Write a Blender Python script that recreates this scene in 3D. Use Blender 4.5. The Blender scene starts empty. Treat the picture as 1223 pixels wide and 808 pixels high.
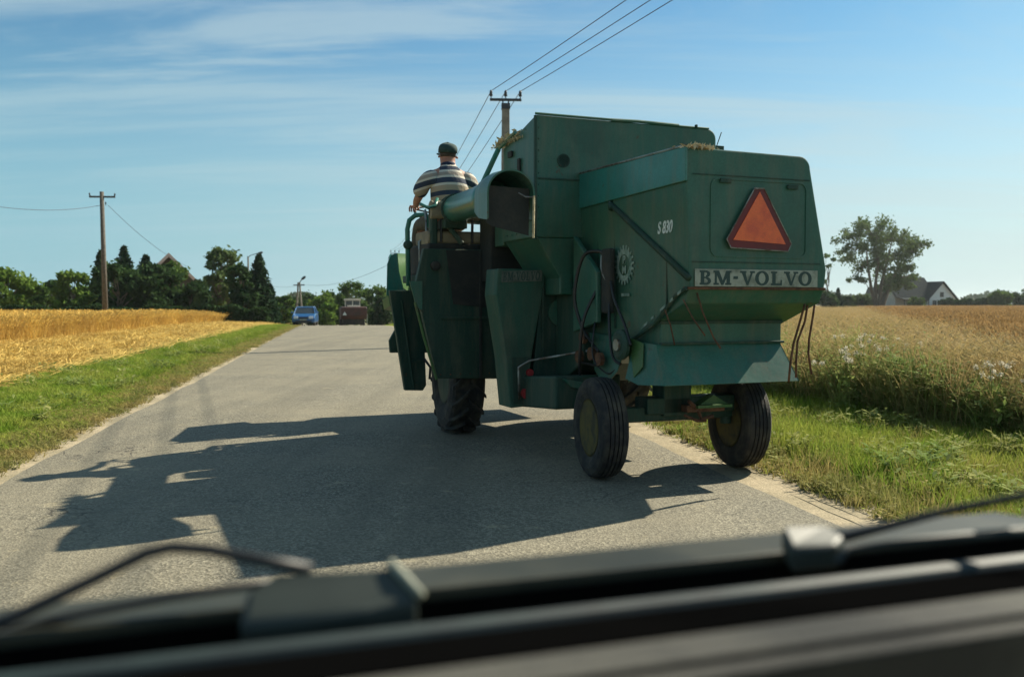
import bpy, bmesh, math, random
import numpy as np
from mathutils import Vector, Matrix
R = math.radians
random.seed(7); RNG = np.random.default_rng(7)
SC = bpy.context.scene; COL = SC.collection
# ------------------------------------------------------------------ camera, sky, sun, exposure
cam_d = bpy.data.cameras.new('camera'); cam = bpy.data.objects.new('camera', cam_d); COL.objects.link(cam)
SC.camera = cam
EYE = 1.5; F = 1100.0; CX, CY = 611.5, 404.0; PITCH = math.atan(42 / 1100)
cam.location = (0, 0, EYE); cam.rotation_euler = (R(90) - PITCH, 0, 0)
cam_d.sensor_width = 36; cam_d.lens = 36 * F / 1223; cam_d.clip_start = 0.05; cam_d.clip_end = 6000
cam_d.dof.use_dof = True; cam_d.dof.focus_distance = 9.0; cam_d.dof.aperture_fstop = 2.5
SUN_AZ, SUN_EL = R(52.4), R(37.4)          # azimuth clockwise from +Y
w = bpy.data.worlds.new('World'); SC.world = w; w.use_nodes = True
nt = w.node_tree; nt.nodes.clear(); N = nt.nodes.new; L = nt.links.new
sky = N('ShaderNodeTexSky'); sky.sky_type = 'NISHITA'; sky.sun_disc = False
sky.sun_elevation = SUN_EL; sky.sun_rotation = SUN_AZ; sky.air_density = 1.0; sky.dust_density = 0.6; sky.ozone_density = 1.6
tc = N('ShaderNodeTexCoord'); sep = N('ShaderNodeSeparateXYZ'); L(tc.outputs['Generated'], sep.inputs[0])
mz = N('ShaderNodeMath'); mz.operation = 'MAXIMUM'; mz.inputs[1].default_value = 0.0; L(sep.outputs['Z'], mz.inputs[0])
az = N('ShaderNodeMath'); az.operation = 'ADD'; az.inputs[1].default_value = 0.12; L(mz.outputs[0], az.inputs[0])
dx = N('ShaderNodeMath'); dx.operation = 'DIVIDE'; L(sep.outputs['X'], dx.inputs[0]); L(az.outputs[0], dx.inputs[1])
dy = N('ShaderNodeMath'); dy.operation = 'DIVIDE'; L(sep.outputs['Y'], dy.inputs[0]); L(az.outputs[0], dy.inputs[1])
cmb = N('ShaderNodeCombineXYZ'); L(dx.outputs[0], cmb.inputs[0]); L(dy.outputs[0], cmb.inputs[1])
def cloud_layer(rot, sc, scale, lo, hi, seed):
    m = N('ShaderNodeMapping'); m.inputs['Rotation'].default_value = (0, 0, R(rot)); m.inputs['Scale'].default_value = sc
    m.inputs['Location'].default_value = (seed, seed * .7, seed * .3)
    L(cmb.outputs[0], m.inputs[0]); n = N('ShaderNodeTexNoise'); n.inputs['Scale'].default_value = scale
    n.inputs['Detail'].default_value = 7; n.inputs['Roughness'].default_value = .6; n.inputs['Distortion'].default_value = .5
    L(m.outputs[0], n.inputs['Vector'])
    r = N('ShaderNodeMapRange'); r.interpolation_type = 'SMOOTHSTEP'
    r.inputs['From Min'].default_value = lo; r.inputs['From Max'].default_value = hi; L(n.outputs['Fac'], r.inputs[0])
    return r.outputs[0]
c1 = cloud_layer(-16, (.30, 1.3, 1), 1.3, .44, .66, 5.3)
c2 = cloud_layer(14, (.25, 1.2, 1), 2.2, .47, .70, 9.4)
mx = N('ShaderNodeMath'); mx.operation = 'MAXIMUM'; L(c1, mx.inputs[0]); L(c2, mx.inputs[1])
cf = N('ShaderNodeMath'); cf.operation = 'MULTIPLY'; cf.inputs[1].default_value = .58; L(mx.outputs[0], cf.inputs[0])
mix = N('ShaderNodeMix'); mix.data_type = 'RGBA'; L(cf.outputs[0], mix.inputs[0]); L(sky.outputs[0], mix.inputs[6])
mix.inputs[7].default_value = (5.4, 7.0, 7.6, 1)
tint = N('ShaderNodeVectorMath'); tint.operation = 'MULTIPLY'; tint.inputs[1].default_value = (.58, 1.04, 1.16); L(sky.outputs[0], tint.inputs[0]); L(tint.outputs[0], mix.inputs[6])
hc = N('ShaderNodeMix'); hc.data_type = 'RGBA'; hr = N('ShaderNodeMapRange'); hr.inputs[1].default_value = -.45; hr.inputs[2].default_value = .55; L(sep.outputs['X'], hr.inputs[0]); L(hr.outputs[0], hc.inputs[0])
hc.inputs[6].default_value = (3.5, 6.1, 7.0, 1); hc.inputs[7].default_value = (7.6, 9.0, 8.9, 1)
hf = N('ShaderNodeMapRange'); hf.interpolation_type = 'SMOOTHSTEP'; hf.inputs[1].default_value = 0; hf.inputs[2].default_value = .34; hf.inputs[3].default_value = .92; hf.inputs[4].default_value = 0; L(mz.outputs[0], hf.inputs[0])
hm = N('ShaderNodeMix'); hm.data_type = 'RGBA'; L(hf.outputs[0], hm.inputs[0]); L(mix.outputs[2], hm.inputs[6]); L(hc.outputs[2], hm.inputs[7])
bgn = N('ShaderNodeBackground'); bgn.inputs[1].default_value = 0.05; L(hm.outputs[2], bgn.inputs[0])
outw = N('ShaderNodeOutputWorld'); L(bgn.outputs[0], outw.inputs[0])
sd = bpy.data.lights.new('sun', 'SUN'); sd.energy = 5.0; sd.angle = R(.5); sd.color = (1, .92, .74)
sun = bpy.data.objects.new('sun', sd); COL.objects.link(sun)
sv = Vector((math.sin(SUN_AZ) * math.cos(SUN_EL), math.cos(SUN_AZ) * math.cos(SUN_EL), math.sin(SUN_EL)))
sun.rotation_euler = sv.to_track_quat('Z', 'Y').to_euler(); sun.location = (30, 20, 40)
vs = SC.view_settings; vs.view_transform = 'Standard'; vs.look = 'None'; vs.exposure = 0.90; vs.gamma = 1; vs.use_curve_mapping = False
SC.cycles.max_bounces = 6; SC.cycles.transparent_max_bounces = 6; SC.cycles.use_denoising = True

# ------------------------------------------------------------------ helpers
def ray(x, y):
    a = (x - CX) / F; b = -(y - CY) / F
    return (a, math.cos(PITCH) + b * math.sin(PITCH), -math.sin(PITCH) + b * math.cos(PITCH))
def at(x, y, Y):                            # a sighting at distance Y, used only to survey real positions
    r = ray(x, y); t = Y / r[1]; return Vector((r[0] * t, Y, EYE + r[2] * t))
def tag(o, label=None, cat=None, group=None, kind=None):
    if label: o['label'] = label
    if cat: o['category'] = cat
    if group: o['group'] = group
    if kind: o['kind'] = kind
    return o
def empty(name, loc=(0, 0, 0), rz=0, **k):
    o = bpy.data.objects.new(name, None); COL.objects.link(o); o.location = loc; o.rotation_euler = (0, 0, rz)
    return tag(o, **k)
def link(name, me, mat=None, parent=None, smooth=False):
    o = bpy.data.objects.new(name, me); COL.objects.link(o)
    if mat and not me.materials: me.materials.append(mat)
    if parent: o.parent = parent
    if smooth: me.polygons.foreach_set('use_smooth', [True] * len(me.polygons))
    return o
class MB:
    def __init__(s): s.v = []; s.f = []; s.m = []; s.cur = 0
    def add(s, vs, fs):
        n = len(s.v); s.v += [tuple(p) for p in vs]; s.f += [tuple(i + n for i in f) for f in fs]; s.m += [s.cur] * len(fs); return s
    def box(s, x0, x1, y0, y1, z0, z1):
        return s.add([(x0,y0,z0),(x1,y0,z0),(x1,y1,z0),(x0,y1,z0),(x0,y0,z1),(x1,y0,z1),(x1,y1,z1),(x0,y1,z1)],
                     [(0,3,2,1),(4,5,6,7),(0,1,5,4),(1,2,6,5),(2,3,7,6),(3,0,4,7)])
    def loft(s, rings, cap=True, closed=True):
        n = len(rings[0]); vs = [p for r in rings for p in r]; fs = []
        for k in range(len(rings) - 1):
            for i in range(n if closed else n - 1):
                j = (i + 1) % n; fs.append((k*n+i, k*n+j, (k+1)*n+j, (k+1)*n+i))
        if cap and closed: fs.append(tuple(reversed(range(n)))); fs.append(tuple((len(rings)-1)*n + i for i in range(n)))
        return s.add(vs, fs)
    def tube(s, pts, r, n=8, cap=True):
        pts = [Vector(p) for p in pts]; rr = r if isinstance(r, (list, tuple)) else [r] * len(pts); rings = []
        prev = None
        for i, p in enumerate(pts):
            d = (pts[min(i+1, len(pts)-1)] - pts[max(i-1, 0)]).normalized()
            if prev is None: a = d.orthogonal().normalized()
            else:
                a = prev - d * prev.dot(d)
                a = a.normalized() if a.length > 1e-5 else d.orthogonal().normalized()
            prev = a; b = d.cross(a)
            rings.append([p + (a * math.cos(2*math.pi*k/n) + b * math.sin(2*math.pi*k/n)) * rr[i] for k in range(n)])
        return s.loft(rings, cap)
    def poly(s, pts, d):                    # extrude a flat outline by the vector d
        d = Vector(d); a = [Vector(p) for p in pts]; return s.loft([a, [p + d for p in a]])
    def lathe(s, prof, c, axis, n=32):      # prof = [(along axis, radius)]
        ax = Vector(axis).normalized(); a = ax.orthogonal().normalized(); b = ax.cross(a); c = Vector(c)
        return s.loft([[c + ax*h + (a*math.cos(2*math.pi*k/n) + b*math.sin(2*math.pi*k/n))*r for k in range(n)] for h, r in prof])
    def build(s, name, mat, parent=None, bevel=0, smooth=False, seg=2):
        me = bpy.data.meshes.new(name); me.from_pydata(s.v, [], s.f)
        mats = mat if isinstance(mat, (list, tuple)) else [mat]
        for m in mats: me.materials.append(m)
        me.polygons.foreach_set('material_index', s.m)
        bm = bmesh.new(); bm.from_mesh(me); bmesh.ops.recalc_face_normals(bm, faces=bm.faces); bm.to_mesh(me); bm.free()
        o = link(name, me, None, parent, smooth)
        if bevel:
            b = o.modifiers.new('b', 'BEVEL'); b.width = bevel; b.segments = seg; b.limit_method = 'ANGLE'; b.angle_limit = R(35)
        return o
def big(name, V, Fq, mat, parent=None, mi=None, k=4):   # numpy mesh, Fq (n,k)
    me = bpy.data.meshes.new(name); V = np.asarray(V, np.float32); Fq = np.asarray(Fq, np.int32)
    me.vertices.add(len(V)); me.vertices.foreach_set('co', V.ravel()); me.loops.add(Fq.size); me.loops.foreach_set('vertex_index', Fq.ravel())
    me.polygons.add(len(Fq)); me.polygons.foreach_set('loop_start', np.arange(0, Fq.size, Fq.shape[1], dtype=np.int32))
    me.update(calc_edges=True)
    for m in (mat if isinstance(mat, (list, tuple)) else [mat]): me.materials.append(m)
    if mi is not None: me.polygons.foreach_set('material_index', np.asarray(mi, np.int32))
    return link(name, me, None, parent)
def arc(c, r, a0, a1, n): return [(c[0] + r*math.cos(a0+(a1-a0)*i/n), c[1] + r*math.sin(a0+(a1-a0)*i/n)) for i in range(n+1)]

# ------------------------------------------------------------------ materials
def mat(name, col, rough=.6, metal=0, var=None, vscale=3, vlo=.4, vhi=.65, bump=0, bscale=40, trans=0, spec=.5, detail=5, fine=0, fscale=120, coat=0):
    m = bpy.data.materials.new(name); m.use_nodes = True; t = m.node_tree; b = t.nodes['Principled BSDF']
    b.inputs['Base Color'].default_value = (*col, 1); b.inputs['Roughness'].default_value = rough; b.inputs['Metallic'].default_value = metal
    b.inputs['Specular IOR Level'].default_value = spec; b.inputs['Coat Weight'].default_value = coat
    tcn = t.nodes.new('ShaderNodeTexCoord'); out = None
    if var:
        n = t.nodes.new('ShaderNodeTexNoise'); n.inputs['Scale'].default_value = vscale; n.inputs['Detail'].default_value = detail; n.inputs['Roughness'].default_value = .62
        t.links.new(tcn.outputs['Object'], n.inputs['Vector'])
        r = t.nodes.new('ShaderNodeMapRange'); r.inputs['From Min'].default_value = vlo; r.inputs['From Max'].default_value = vhi
        t.links.new(n.outputs['Fac'], r.inputs[0]); x = t.nodes.new('ShaderNodeMix'); x.data_type = 'RGBA'
        x.inputs[6].default_value = (*col, 1); x.inputs[7].default_value = (*var, 1); t.links.new(r.outputs[0], x.inputs[0]); out = x.outputs[2]
    if fine:
        n = t.nodes.new('ShaderNodeTexNoise'); n.inputs['Scale'].default_value = fscale; n.inputs['Detail'].default_value = 3; t.links.new(tcn.outputs['Object'], n.inputs['Vector'])
        r = t.nodes.new('ShaderNodeMapRange'); r.inputs['From Min'].default_value = .3; r.inputs['From Max'].default_value = .7
        r.inputs['To Min'].default_value = 1 - fine; r.inputs['To Max'].default_value = 1 + fine; t.links.new(n.outputs['Fac'], r.inputs[0])
        x = t.nodes.new('ShaderNodeVectorMath'); x.operation = 'SCALE'
        if out: t.links.new(out, x.inputs[0])
        else: x.inputs[0].default_value = col
        t.links.new(r.outputs[0], x.inputs['Scale']); out = x.outputs[0]
    if out: t.links.new(out, b.inputs['Base Color'])
    if bump:
        n = t.nodes.new('ShaderNodeTexNoise'); n.inputs['Scale'].default_value = bscale; n.inputs['Detail'].default_value = 4; t.links.new(tcn.outputs['Object'], n.inputs['Vector'])
        bp = t.nodes.new('ShaderNodeBump'); bp.inputs['Strength'].default_value = bump; bp.inputs['Distance'].default_value = .02
        t.links.new(n.outputs['Fac'], bp.inputs['Height']); t.links.new(bp.outputs[0], b.inputs['Normal'])
    if trans:
        tr = t.nodes.new('ShaderNodeBsdfTranslucent'); ms = t.nodes.new('ShaderNodeMixShader'); ms.inputs[0].default_value = trans
        if out: t.links.new(out, tr.inputs[0])
        else: tr.inputs[0].default_value = (*col, 1)
        o = t.nodes['Material Output']; t.links.new(b.outputs[0], ms.inputs[1]); t.links.new(tr.outputs[0], ms.inputs[2]); t.links.new(ms.outputs[0], o.inputs[0])
    return m
M = {}
# old green machine paint: faded patches, dust, small chips down to rust
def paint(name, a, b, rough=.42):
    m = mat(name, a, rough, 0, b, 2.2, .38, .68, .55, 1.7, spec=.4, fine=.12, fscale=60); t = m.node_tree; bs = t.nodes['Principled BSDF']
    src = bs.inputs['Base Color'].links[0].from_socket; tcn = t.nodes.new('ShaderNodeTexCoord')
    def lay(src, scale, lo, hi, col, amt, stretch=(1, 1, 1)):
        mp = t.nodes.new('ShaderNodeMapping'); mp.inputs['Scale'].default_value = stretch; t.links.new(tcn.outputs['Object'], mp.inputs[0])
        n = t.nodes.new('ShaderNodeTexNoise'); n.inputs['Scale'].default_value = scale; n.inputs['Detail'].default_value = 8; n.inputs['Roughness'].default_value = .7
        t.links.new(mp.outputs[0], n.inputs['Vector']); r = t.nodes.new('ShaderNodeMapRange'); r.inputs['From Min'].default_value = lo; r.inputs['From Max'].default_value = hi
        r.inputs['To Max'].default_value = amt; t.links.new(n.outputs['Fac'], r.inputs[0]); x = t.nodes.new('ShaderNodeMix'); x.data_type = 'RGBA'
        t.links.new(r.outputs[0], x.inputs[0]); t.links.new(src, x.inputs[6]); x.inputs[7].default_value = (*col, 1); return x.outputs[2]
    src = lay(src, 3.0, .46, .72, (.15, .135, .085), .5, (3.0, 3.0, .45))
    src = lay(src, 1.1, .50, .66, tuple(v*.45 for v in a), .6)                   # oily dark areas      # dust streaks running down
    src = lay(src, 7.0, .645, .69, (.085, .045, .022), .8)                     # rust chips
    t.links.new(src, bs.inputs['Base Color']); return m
M['green'] = paint('machine_green', (.028, .105, .068), (.038, .135, .090))
M['greenm'] = paint('machine_green_dull', (.018, .078, .050), (.028, .10, .066), .55)
M['green2'] = paint('machine_green_faded', (.026, .115, .078), (.038, .145, .10), .42)
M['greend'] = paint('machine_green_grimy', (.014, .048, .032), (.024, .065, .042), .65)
M['teal'] = paint('green_sky_reflection', (.026, .15, .115), (.042, .22, .18), .28)  # machine green with the blue sky's reflection put into its colour
M['limegreen'] = paint('sunlit_light_green', (.05, .13, .035), (.08, .17, .05), .5)  # yellow of the sunlit header end is put into this green
M['grime'] = mat('grime', (.022, .024, .020), .8, 0, (.05, .04, .03), 5, .45, .7, .3, 30)
M['metal'] = mat('worn_steel', (.32, .33, .30), .45, .7, (.14, .10, .07), 8, .45, .6)
M['rust'] = mat('rust', (.16, .07, .03), .85, 0, (.07, .03, .015), 14, .4, .6, .3, 60)
M['rubber'] = mat('tyre_rubber', (.014, .014, .014), .85, 0, (.075, .064, .045), 7, .45, .72, .25, 90)
M['yellow'] = mat('wheel_yellow', (.11, .085, .018), .85, 0, (.03, .027, .018), 6, .45, .65)
M['hose'] = mat('black_hose', (.012, .012, .012), .45)
M['plate2'] = mat('grimy_plate', (.13, .145, .115), .7, 0, (.07, .085, .065), 14, .4, .6)
M['platew'] = mat('plate_white', (.36, .37, .29), .7, 0, (.17, .18, .13), 9, .45, .65)
M['plated'] = mat('plate_letters', (.025, .055, .045), .6)
M['white'] = mat('decal_white', (.72, .75, .70), .6, 0, (.4, .45, .4), 20, .5, .65)
M['emblem'] = mat('emblem_faded', (.27, .34, .28), .7, 0, (.08, .16, .12), 12, .42, .62)
M['orange'] = mat('reflector_orange', (.90, .15, .035), .38, 0, (.70, .09, .03), 6, .45, .65, .15, 160, fine=.12, fscale=200)
M['dred'] = mat('reflector_border', (.16, .012, .012), .5, 0, (.10, .01, .01), 6)
M['seat'] = mat('seat_vinyl', (.30, .24, .14), .7, 0, (.18, .14, .09), 5, .45, .65, .2, 30)
M['chaff'] = mat('chaff', (.62, .52, .33), .9, 0, (.4, .32, .18), 20, .4, .6, .6, 60)
M['redp'] = mat('red_cap', (.35, .02, .02), .5)
M['skin'] = mat('skin', (.42, .20, .13), .55, 0, (.34, .14, .09), 12)
M['cap'] = mat('cap_cloth', (.018, .045, .042), .9, 0, (.03, .06, .055), 20)
M['hair'] = mat('hair', (.05, .035, .025), .8)
M['trousers'] = mat('trousers', (.10, .085, .06), .9, 0, (.06, .05, .04), 12)

# ------------------------------------------------------------------ road frame and terrain
RA = R(10.45); RX, RY = math.cos(RA), math.sin(RA)
def bend(t): return np.where(t > 50, -.0008 * (t - 50) ** 2, 0.0) * np.where(t > 140, 0, 1) + np.where(t > 140, -.0008 * 8100, 0.0)
def W(s, t, b=True):                        # road coords -> world x, y
    s = np.asarray(s, float); t = np.asarray(t, float)
    if b: s = s + bend(t)
    return s * RX - t * RY, s * RY + t * RX
def sm(x, a, b): x = np.clip((x - a) / (b - a), 0, 1); return x * x * (3 - 2 * x)
def ground_z(x, y):
    x = np.asarray(x, float); y = np.asarray(y, float)
    s = x * RX + y * RY; t = -x * RY + y * RX
    tt = np.clip(t, 54, 100); d = -.0007 * (tt - 54) ** 2
    d = d - .4 * sm(t, 100, 135) + 0
    d = d * (1 - sm(s, 6, 22))
    return d
def gp(s, t, dz=0, b=True):
    x, y = W(s, t, b); return Vector((float(x), float(y), float(ground_z(x, y)) + dz))
def sheet(name, sl, sr, ts, n, dz, m, kind='structure', jit=0, label=None, cat=None, noise=0, bb=True, crown=0):
    # strip between s = sl(t) and sr(t)
    V = []; ts = np.asarray(ts, float)
    a = np.array([sl(t) if callable(sl) else sl for t in ts]); b = np.array([sr(t) if callable(sr) else sr for t in ts])
    if jit:
        def jn(): 
            k = RNG.normal(0, 1, len(ts)); k2 = np.convolve(RNG.normal(0, 1, len(ts)), np.ones(7) / 7, 'same'); return (k * .35 + k2 * 1.6) * jit
        a = a + jn(); b = b + jn()
    fr = np.linspace(0, 1, n + 1)
    S = a[:, None] + (b - a)[:, None] * fr[None, :]; T = np.repeat(ts[:, None], n + 1, 1)
    X, Y = W(S, T, bb); Z = ground_z(X, Y) + dz
    if noise:
        Z = Z + noise * RNG.normal(0, 1, Z.shape) * np.sin(np.pi * fr)[None, :]
    V = np.stack([X, Y, Z], -1).reshape(-1, 3); k = n + 1
    i = np.arange(len(ts) - 1)[:, None] * k + np.arange(n)[None, :]
    Fq = np.stack([i, i + 1, i + k + 1, i + k], -1).reshape(-1, 4)
    o = big(name, V, Fq, m); tag(o, label, cat, kind=kind); return o
def tsp(t0, t1, d0, g=1.03, dm=6):
    r = [t0]; d = d0
    while r[-1] < t1: r.append(r[-1] + d); d = min(d * g, dm)
    return r
# base ground, a sheet out to the horizon
xs = np.concatenate([-np.geomspace(2500, 60, 22), np.linspace(-56, 56, 57), np.geomspace(60, 2500, 22)])
ys = np.concatenate([-np.geomspace(400, 30, 8), np.linspace(-26, 160, 94), np.geomspace(165, 4500, 24)])
XX, YY = np.meshgrid(xs, ys); ZZ = ground_z(XX, YY) - .03
V = np.stack([XX, YY, ZZ], -1).reshape(-1, 3); k = len(xs); i = np.arange(len(ys)-1)[:, None]*k + np.arange(k-1)[None, :]
M['soil'] = mat('dry_soil', (.16, .125, .065), .95, 0, (.12, .13, .045), .15, .4, .6, .5, 12, fine=.3, fscale=8)
big('ground', V, np.stack([i, i+1, i+k+1, i+k], -1).reshape(-1, 4), M['soil'])['kind'] = 'structure'

# asphalt: pale aggregate chips in dark binder, cracks
def asphalt():
    m = bpy.data.materials.new('asphalt'); m.use_nodes = True; t = m.node_tree; b = t.nodes['Principled BSDF']; Nn = t.nodes.new; Ln = t.links.new
    g = Nn('ShaderNodeNewGeometry')
    def noise(sc, det=4, ro=.6, vec=None):
        n = Nn('ShaderNodeTexNoise'); n.inputs['Scale'].default_value = sc; n.inputs['Detail'].default_value = det; n.inputs['Roughness'].default_value = ro
        Ln(vec or g.outputs['Position'], n.inputs['Vector']); return n.outputs['Fac']
    def mr(v, a, b_, c, d):
        r = Nn('ShaderNodeMapRange'); r.inputs[1].default_value = a; r.inputs[2].default_value = b_; r.inputs[3].default_value = c; r.inputs[4].default_value = d; Ln(v, r.inputs[0]); return r.outputs[0]
    def mixc(f, a, c):
        x = Nn('ShaderNodeMix'); x.data_type = 'RGBA'; Ln(f, x.inputs[0])
        for q, s in ((6, a), (7, c)):
            if isinstance(s, tuple): x.inputs[q].default_value = (*s, 1)
            else: Ln(s, x.inputs[q])
        return x.outputs[2]
    vo = Nn('ShaderNodeTexVoronoi'); vo.inputs['Scale'].default_value = 70; Ln(g.outputs['Position'], vo.inputs['Vector'])
    chip = Nn('ShaderNodeSeparateColor'); Ln(vo.outputs['Color'], chip.inputs[0])
    c = mixc(mr(chip.outputs[0], .15, 1, 0, 1), (.085, .077, .054), (.36, .325, .235))
    c = mixc(mr(noise(120, 2), .42, .62, 0, .6), c, (.06, .054, .045))
    c = mixc(mr(noise(.45, 8, .68), .40, .66, 0, .7), c, (.235, .205, .140))     # worn dusty patches
    mp = Nn('ShaderNodeMapping'); mp.inputs['Rotation'].default_value = (0, 0, -RA); mp.inputs['Scale'].default_value = (1.6, .05, 1); Ln(g.outputs['Position'], mp.inputs[0])
    c = mixc(mr(noise(1, 6, .6, mp.outputs[0]), .45, .65, 0, .4), c, (.105, .094, .068))
    c = mixc(mr(noise(1.7, 9, .75), .62, .74, 0, .4), c, (.09, .08, .055))   # oil and damp stains
    c = mixc(mr(noise(2.6, 9, .75), .60, .72, 0, .7), c, (.42, .35, .21))     # blown sand and chaff   # wheel tracks
    # cracks: distorted voronoi edges, broken up by a noise mask
    nd = Nn('ShaderNodeTexNoise'); nd.inputs['Scale'].default_value = 2.5; nd.inputs['Detail'].default_value = 5; Ln(g.outputs['Position'], nd.inputs['Vector'])
    ad = Nn('ShaderNodeVectorMath'); ad.operation = 'MULTIPLY_ADD'; ad.inputs[1].default_value = (.5, .5, 0); Ln(nd.outputs['Color'], ad.inputs[0]); Ln(g.outputs['Position'], ad.inputs[2])
    def cracks(sc, wdt, seed_sc, lo, hi):
        v2 = Nn('ShaderNodeTexVoronoi'); v2.feature = 'DISTANCE_TO_EDGE'; v2.inputs['Scale'].default_value = sc; Ln(ad.outputs[0], v2.inputs['Vector'])
        a = mr(v2.outputs['Distance'], 0, wdt, 1, 0); k_ = mr(noise(seed_sc, 2), lo, hi, 0, 1)
        mm = Nn('ShaderNodeMath'); mm.operation = 'MULTIPLY'; Ln(a, mm.inputs[0]); Ln(k_, mm.inputs[1]); return mm.outputs[0]
    ck = cracks(3.2, .028, .40, .56, .68); ck2 = cracks(.22, .0022, .2, .42, .62)
    c = mixc(ck, c, (.035, .03, .024)); c = mixc(ck2, c, (.09, .08, .06))
    Ln(c, b.inputs['Base Color']); b.inputs['Roughness'].default_value = .85; b.inputs['Specular IOR Level'].default_value = .35
    bp = Nn('ShaderNodeBump'); bp.inputs['Strength'].default_value = .6; bp.inputs['Distance'].default_value = .006
    hh = Nn('ShaderNodeMath'); hh.operation = 'SUBTRACT'; Ln(vo.outputs['Distance'], hh.inputs[0]); Ln(ck, hh.inputs[1]); Ln(hh.outputs[0], bp.inputs['Height']); Ln(bp.outputs[0], b.inputs['Normal'])
    return m
M['asphalt'] = asphalt()
M['sand'] = mat('shoulder_sand', (.36, .29, .185), .95, 0, (.24, .20, .12), 1.6, .4, .65, .5, 60, fine=.22, fscale=35, detail=8)
M['grassbase'] = mat('turf_soil', (.085, .115, .022), .95, 0, (.17, .145, .06), 1.3, .48, .7, .4, 30, fine=.35, fscale=12)
M['stubble'] = mat('straw_stubble_ground', (.46, .31, .09), .95, 0, (.30, .19, .055), .9, .4, .65, .6, 14, fine=.3, fscale=7)
M['weedbase'] = mat('weed_soil', (.10, .105, .035), .95, 0, (.17, .14, .06), .8, .4, .65, .5, 12, fine=.3, fscale=9)
SL, SR = -2.75, 3.22
sheet('verge_ground', -6.6, lambda t: -2.9, tsp(-8, 130, .5), 8, .012, M['grassbase'], jit=.05)
sheet('verge_ground', lambda t: 3.72, lambda t: 8.6, tsp(-8, 130, .5), 8, .016, M['grassbase'], jit=.05)
sheet('field_ground', lambda t: 8.4, lambda t: 12 + .6 * max(t, 0), tsp(-8, 200, 1), 8, -.008, M['weedbase'])
sheet('field_ground', -90, -6.3, tsp(-8, 135, 1), 30, -.005, M['stubble'], jit=.08, noise=.015)
sheet('shoulder', -3.55, -2.3, tsp(-8, 130, .25), 3, .020, M['sand'], jit=.06)
sheet('shoulder', 2.85, lambda t: 3.92, tsp(-8, 130, .25), 3, .020, M['sand'], jit=.06)
sheet('road', SL, SR, tsp(-8, 160, .22), 6, .026, M['asphalt'], jit=.035)
# shallow tyre ruts printed in the sand of the right shoulder
rb = MB(); rr_ = random.Random(3)
for q, so in enumerate((3.42, 3.50, 3.585, 3.66)):
    pts = [gp(so + .03 * math.sin(t * .9 + q) , t, .021) for t in np.arange(3, 9.5, .3)]
    k = 0
    while k < len(pts) - 3:
        n_ = rr_.randint(2, 5); rb.tube([p_ + Vector((rr_.uniform(-.01, .01), 0, -.001)) for p_ in pts[k:k+n_]], [.001] + [rr_.uniform(.003, .0065) for _ in pts[k:k+n_]][2:] + [.001], 5); k += n_ + rr_.randint(0, 1)
tag(rb.build('sand_ridges', M['sand']), kind='structure')

# ------------------------------------------------------------------ vegetation scatter
def scatter(tmpl, pos, rot, scl, wid=None, lean=None):
    """tmpl: list of (V,F) variants; returns merged arrays"""
    Vs = []; Fs = []; off = 0; n = len(pos); var = RNG.integers(0, len(tmpl), n)
    for vi, (tv, tf) in enumerate(tmpl):
        idx = np.where(var == vi)[0]
        if not len(idx): continue
        p = pos[idx]; r = rot[idx]; s = scl[idx]; ww = (wid[idx] if wid is not None else s)
        c, sn = np.cos(r), np.sin(r)
        x = (tv[None, :, 0] * c[:, None] - tv[None, :, 1] * sn[:, None]) * ww[:, None]
        y = (tv[None, :, 0] * sn[:, None] + tv[None, :, 1] * c[:, None]) * ww[:, None]
        z = tv[None, :, 2] * s[:, None]
        V = np.stack([x + p[:, 0:1], y + p[:, 1:2], z + p[:, 2:3]], -1).reshape(-1, 3)
        Fq = (tf[None] + (np.arange(len(idx)) * len(tv))[:, None, None] + off).reshape(-1, tf.shape[1])
        Vs.append(V); Fs.append(Fq); off += len(V)
    return np.concatenate(Vs), np.concatenate(Fs)
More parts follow.
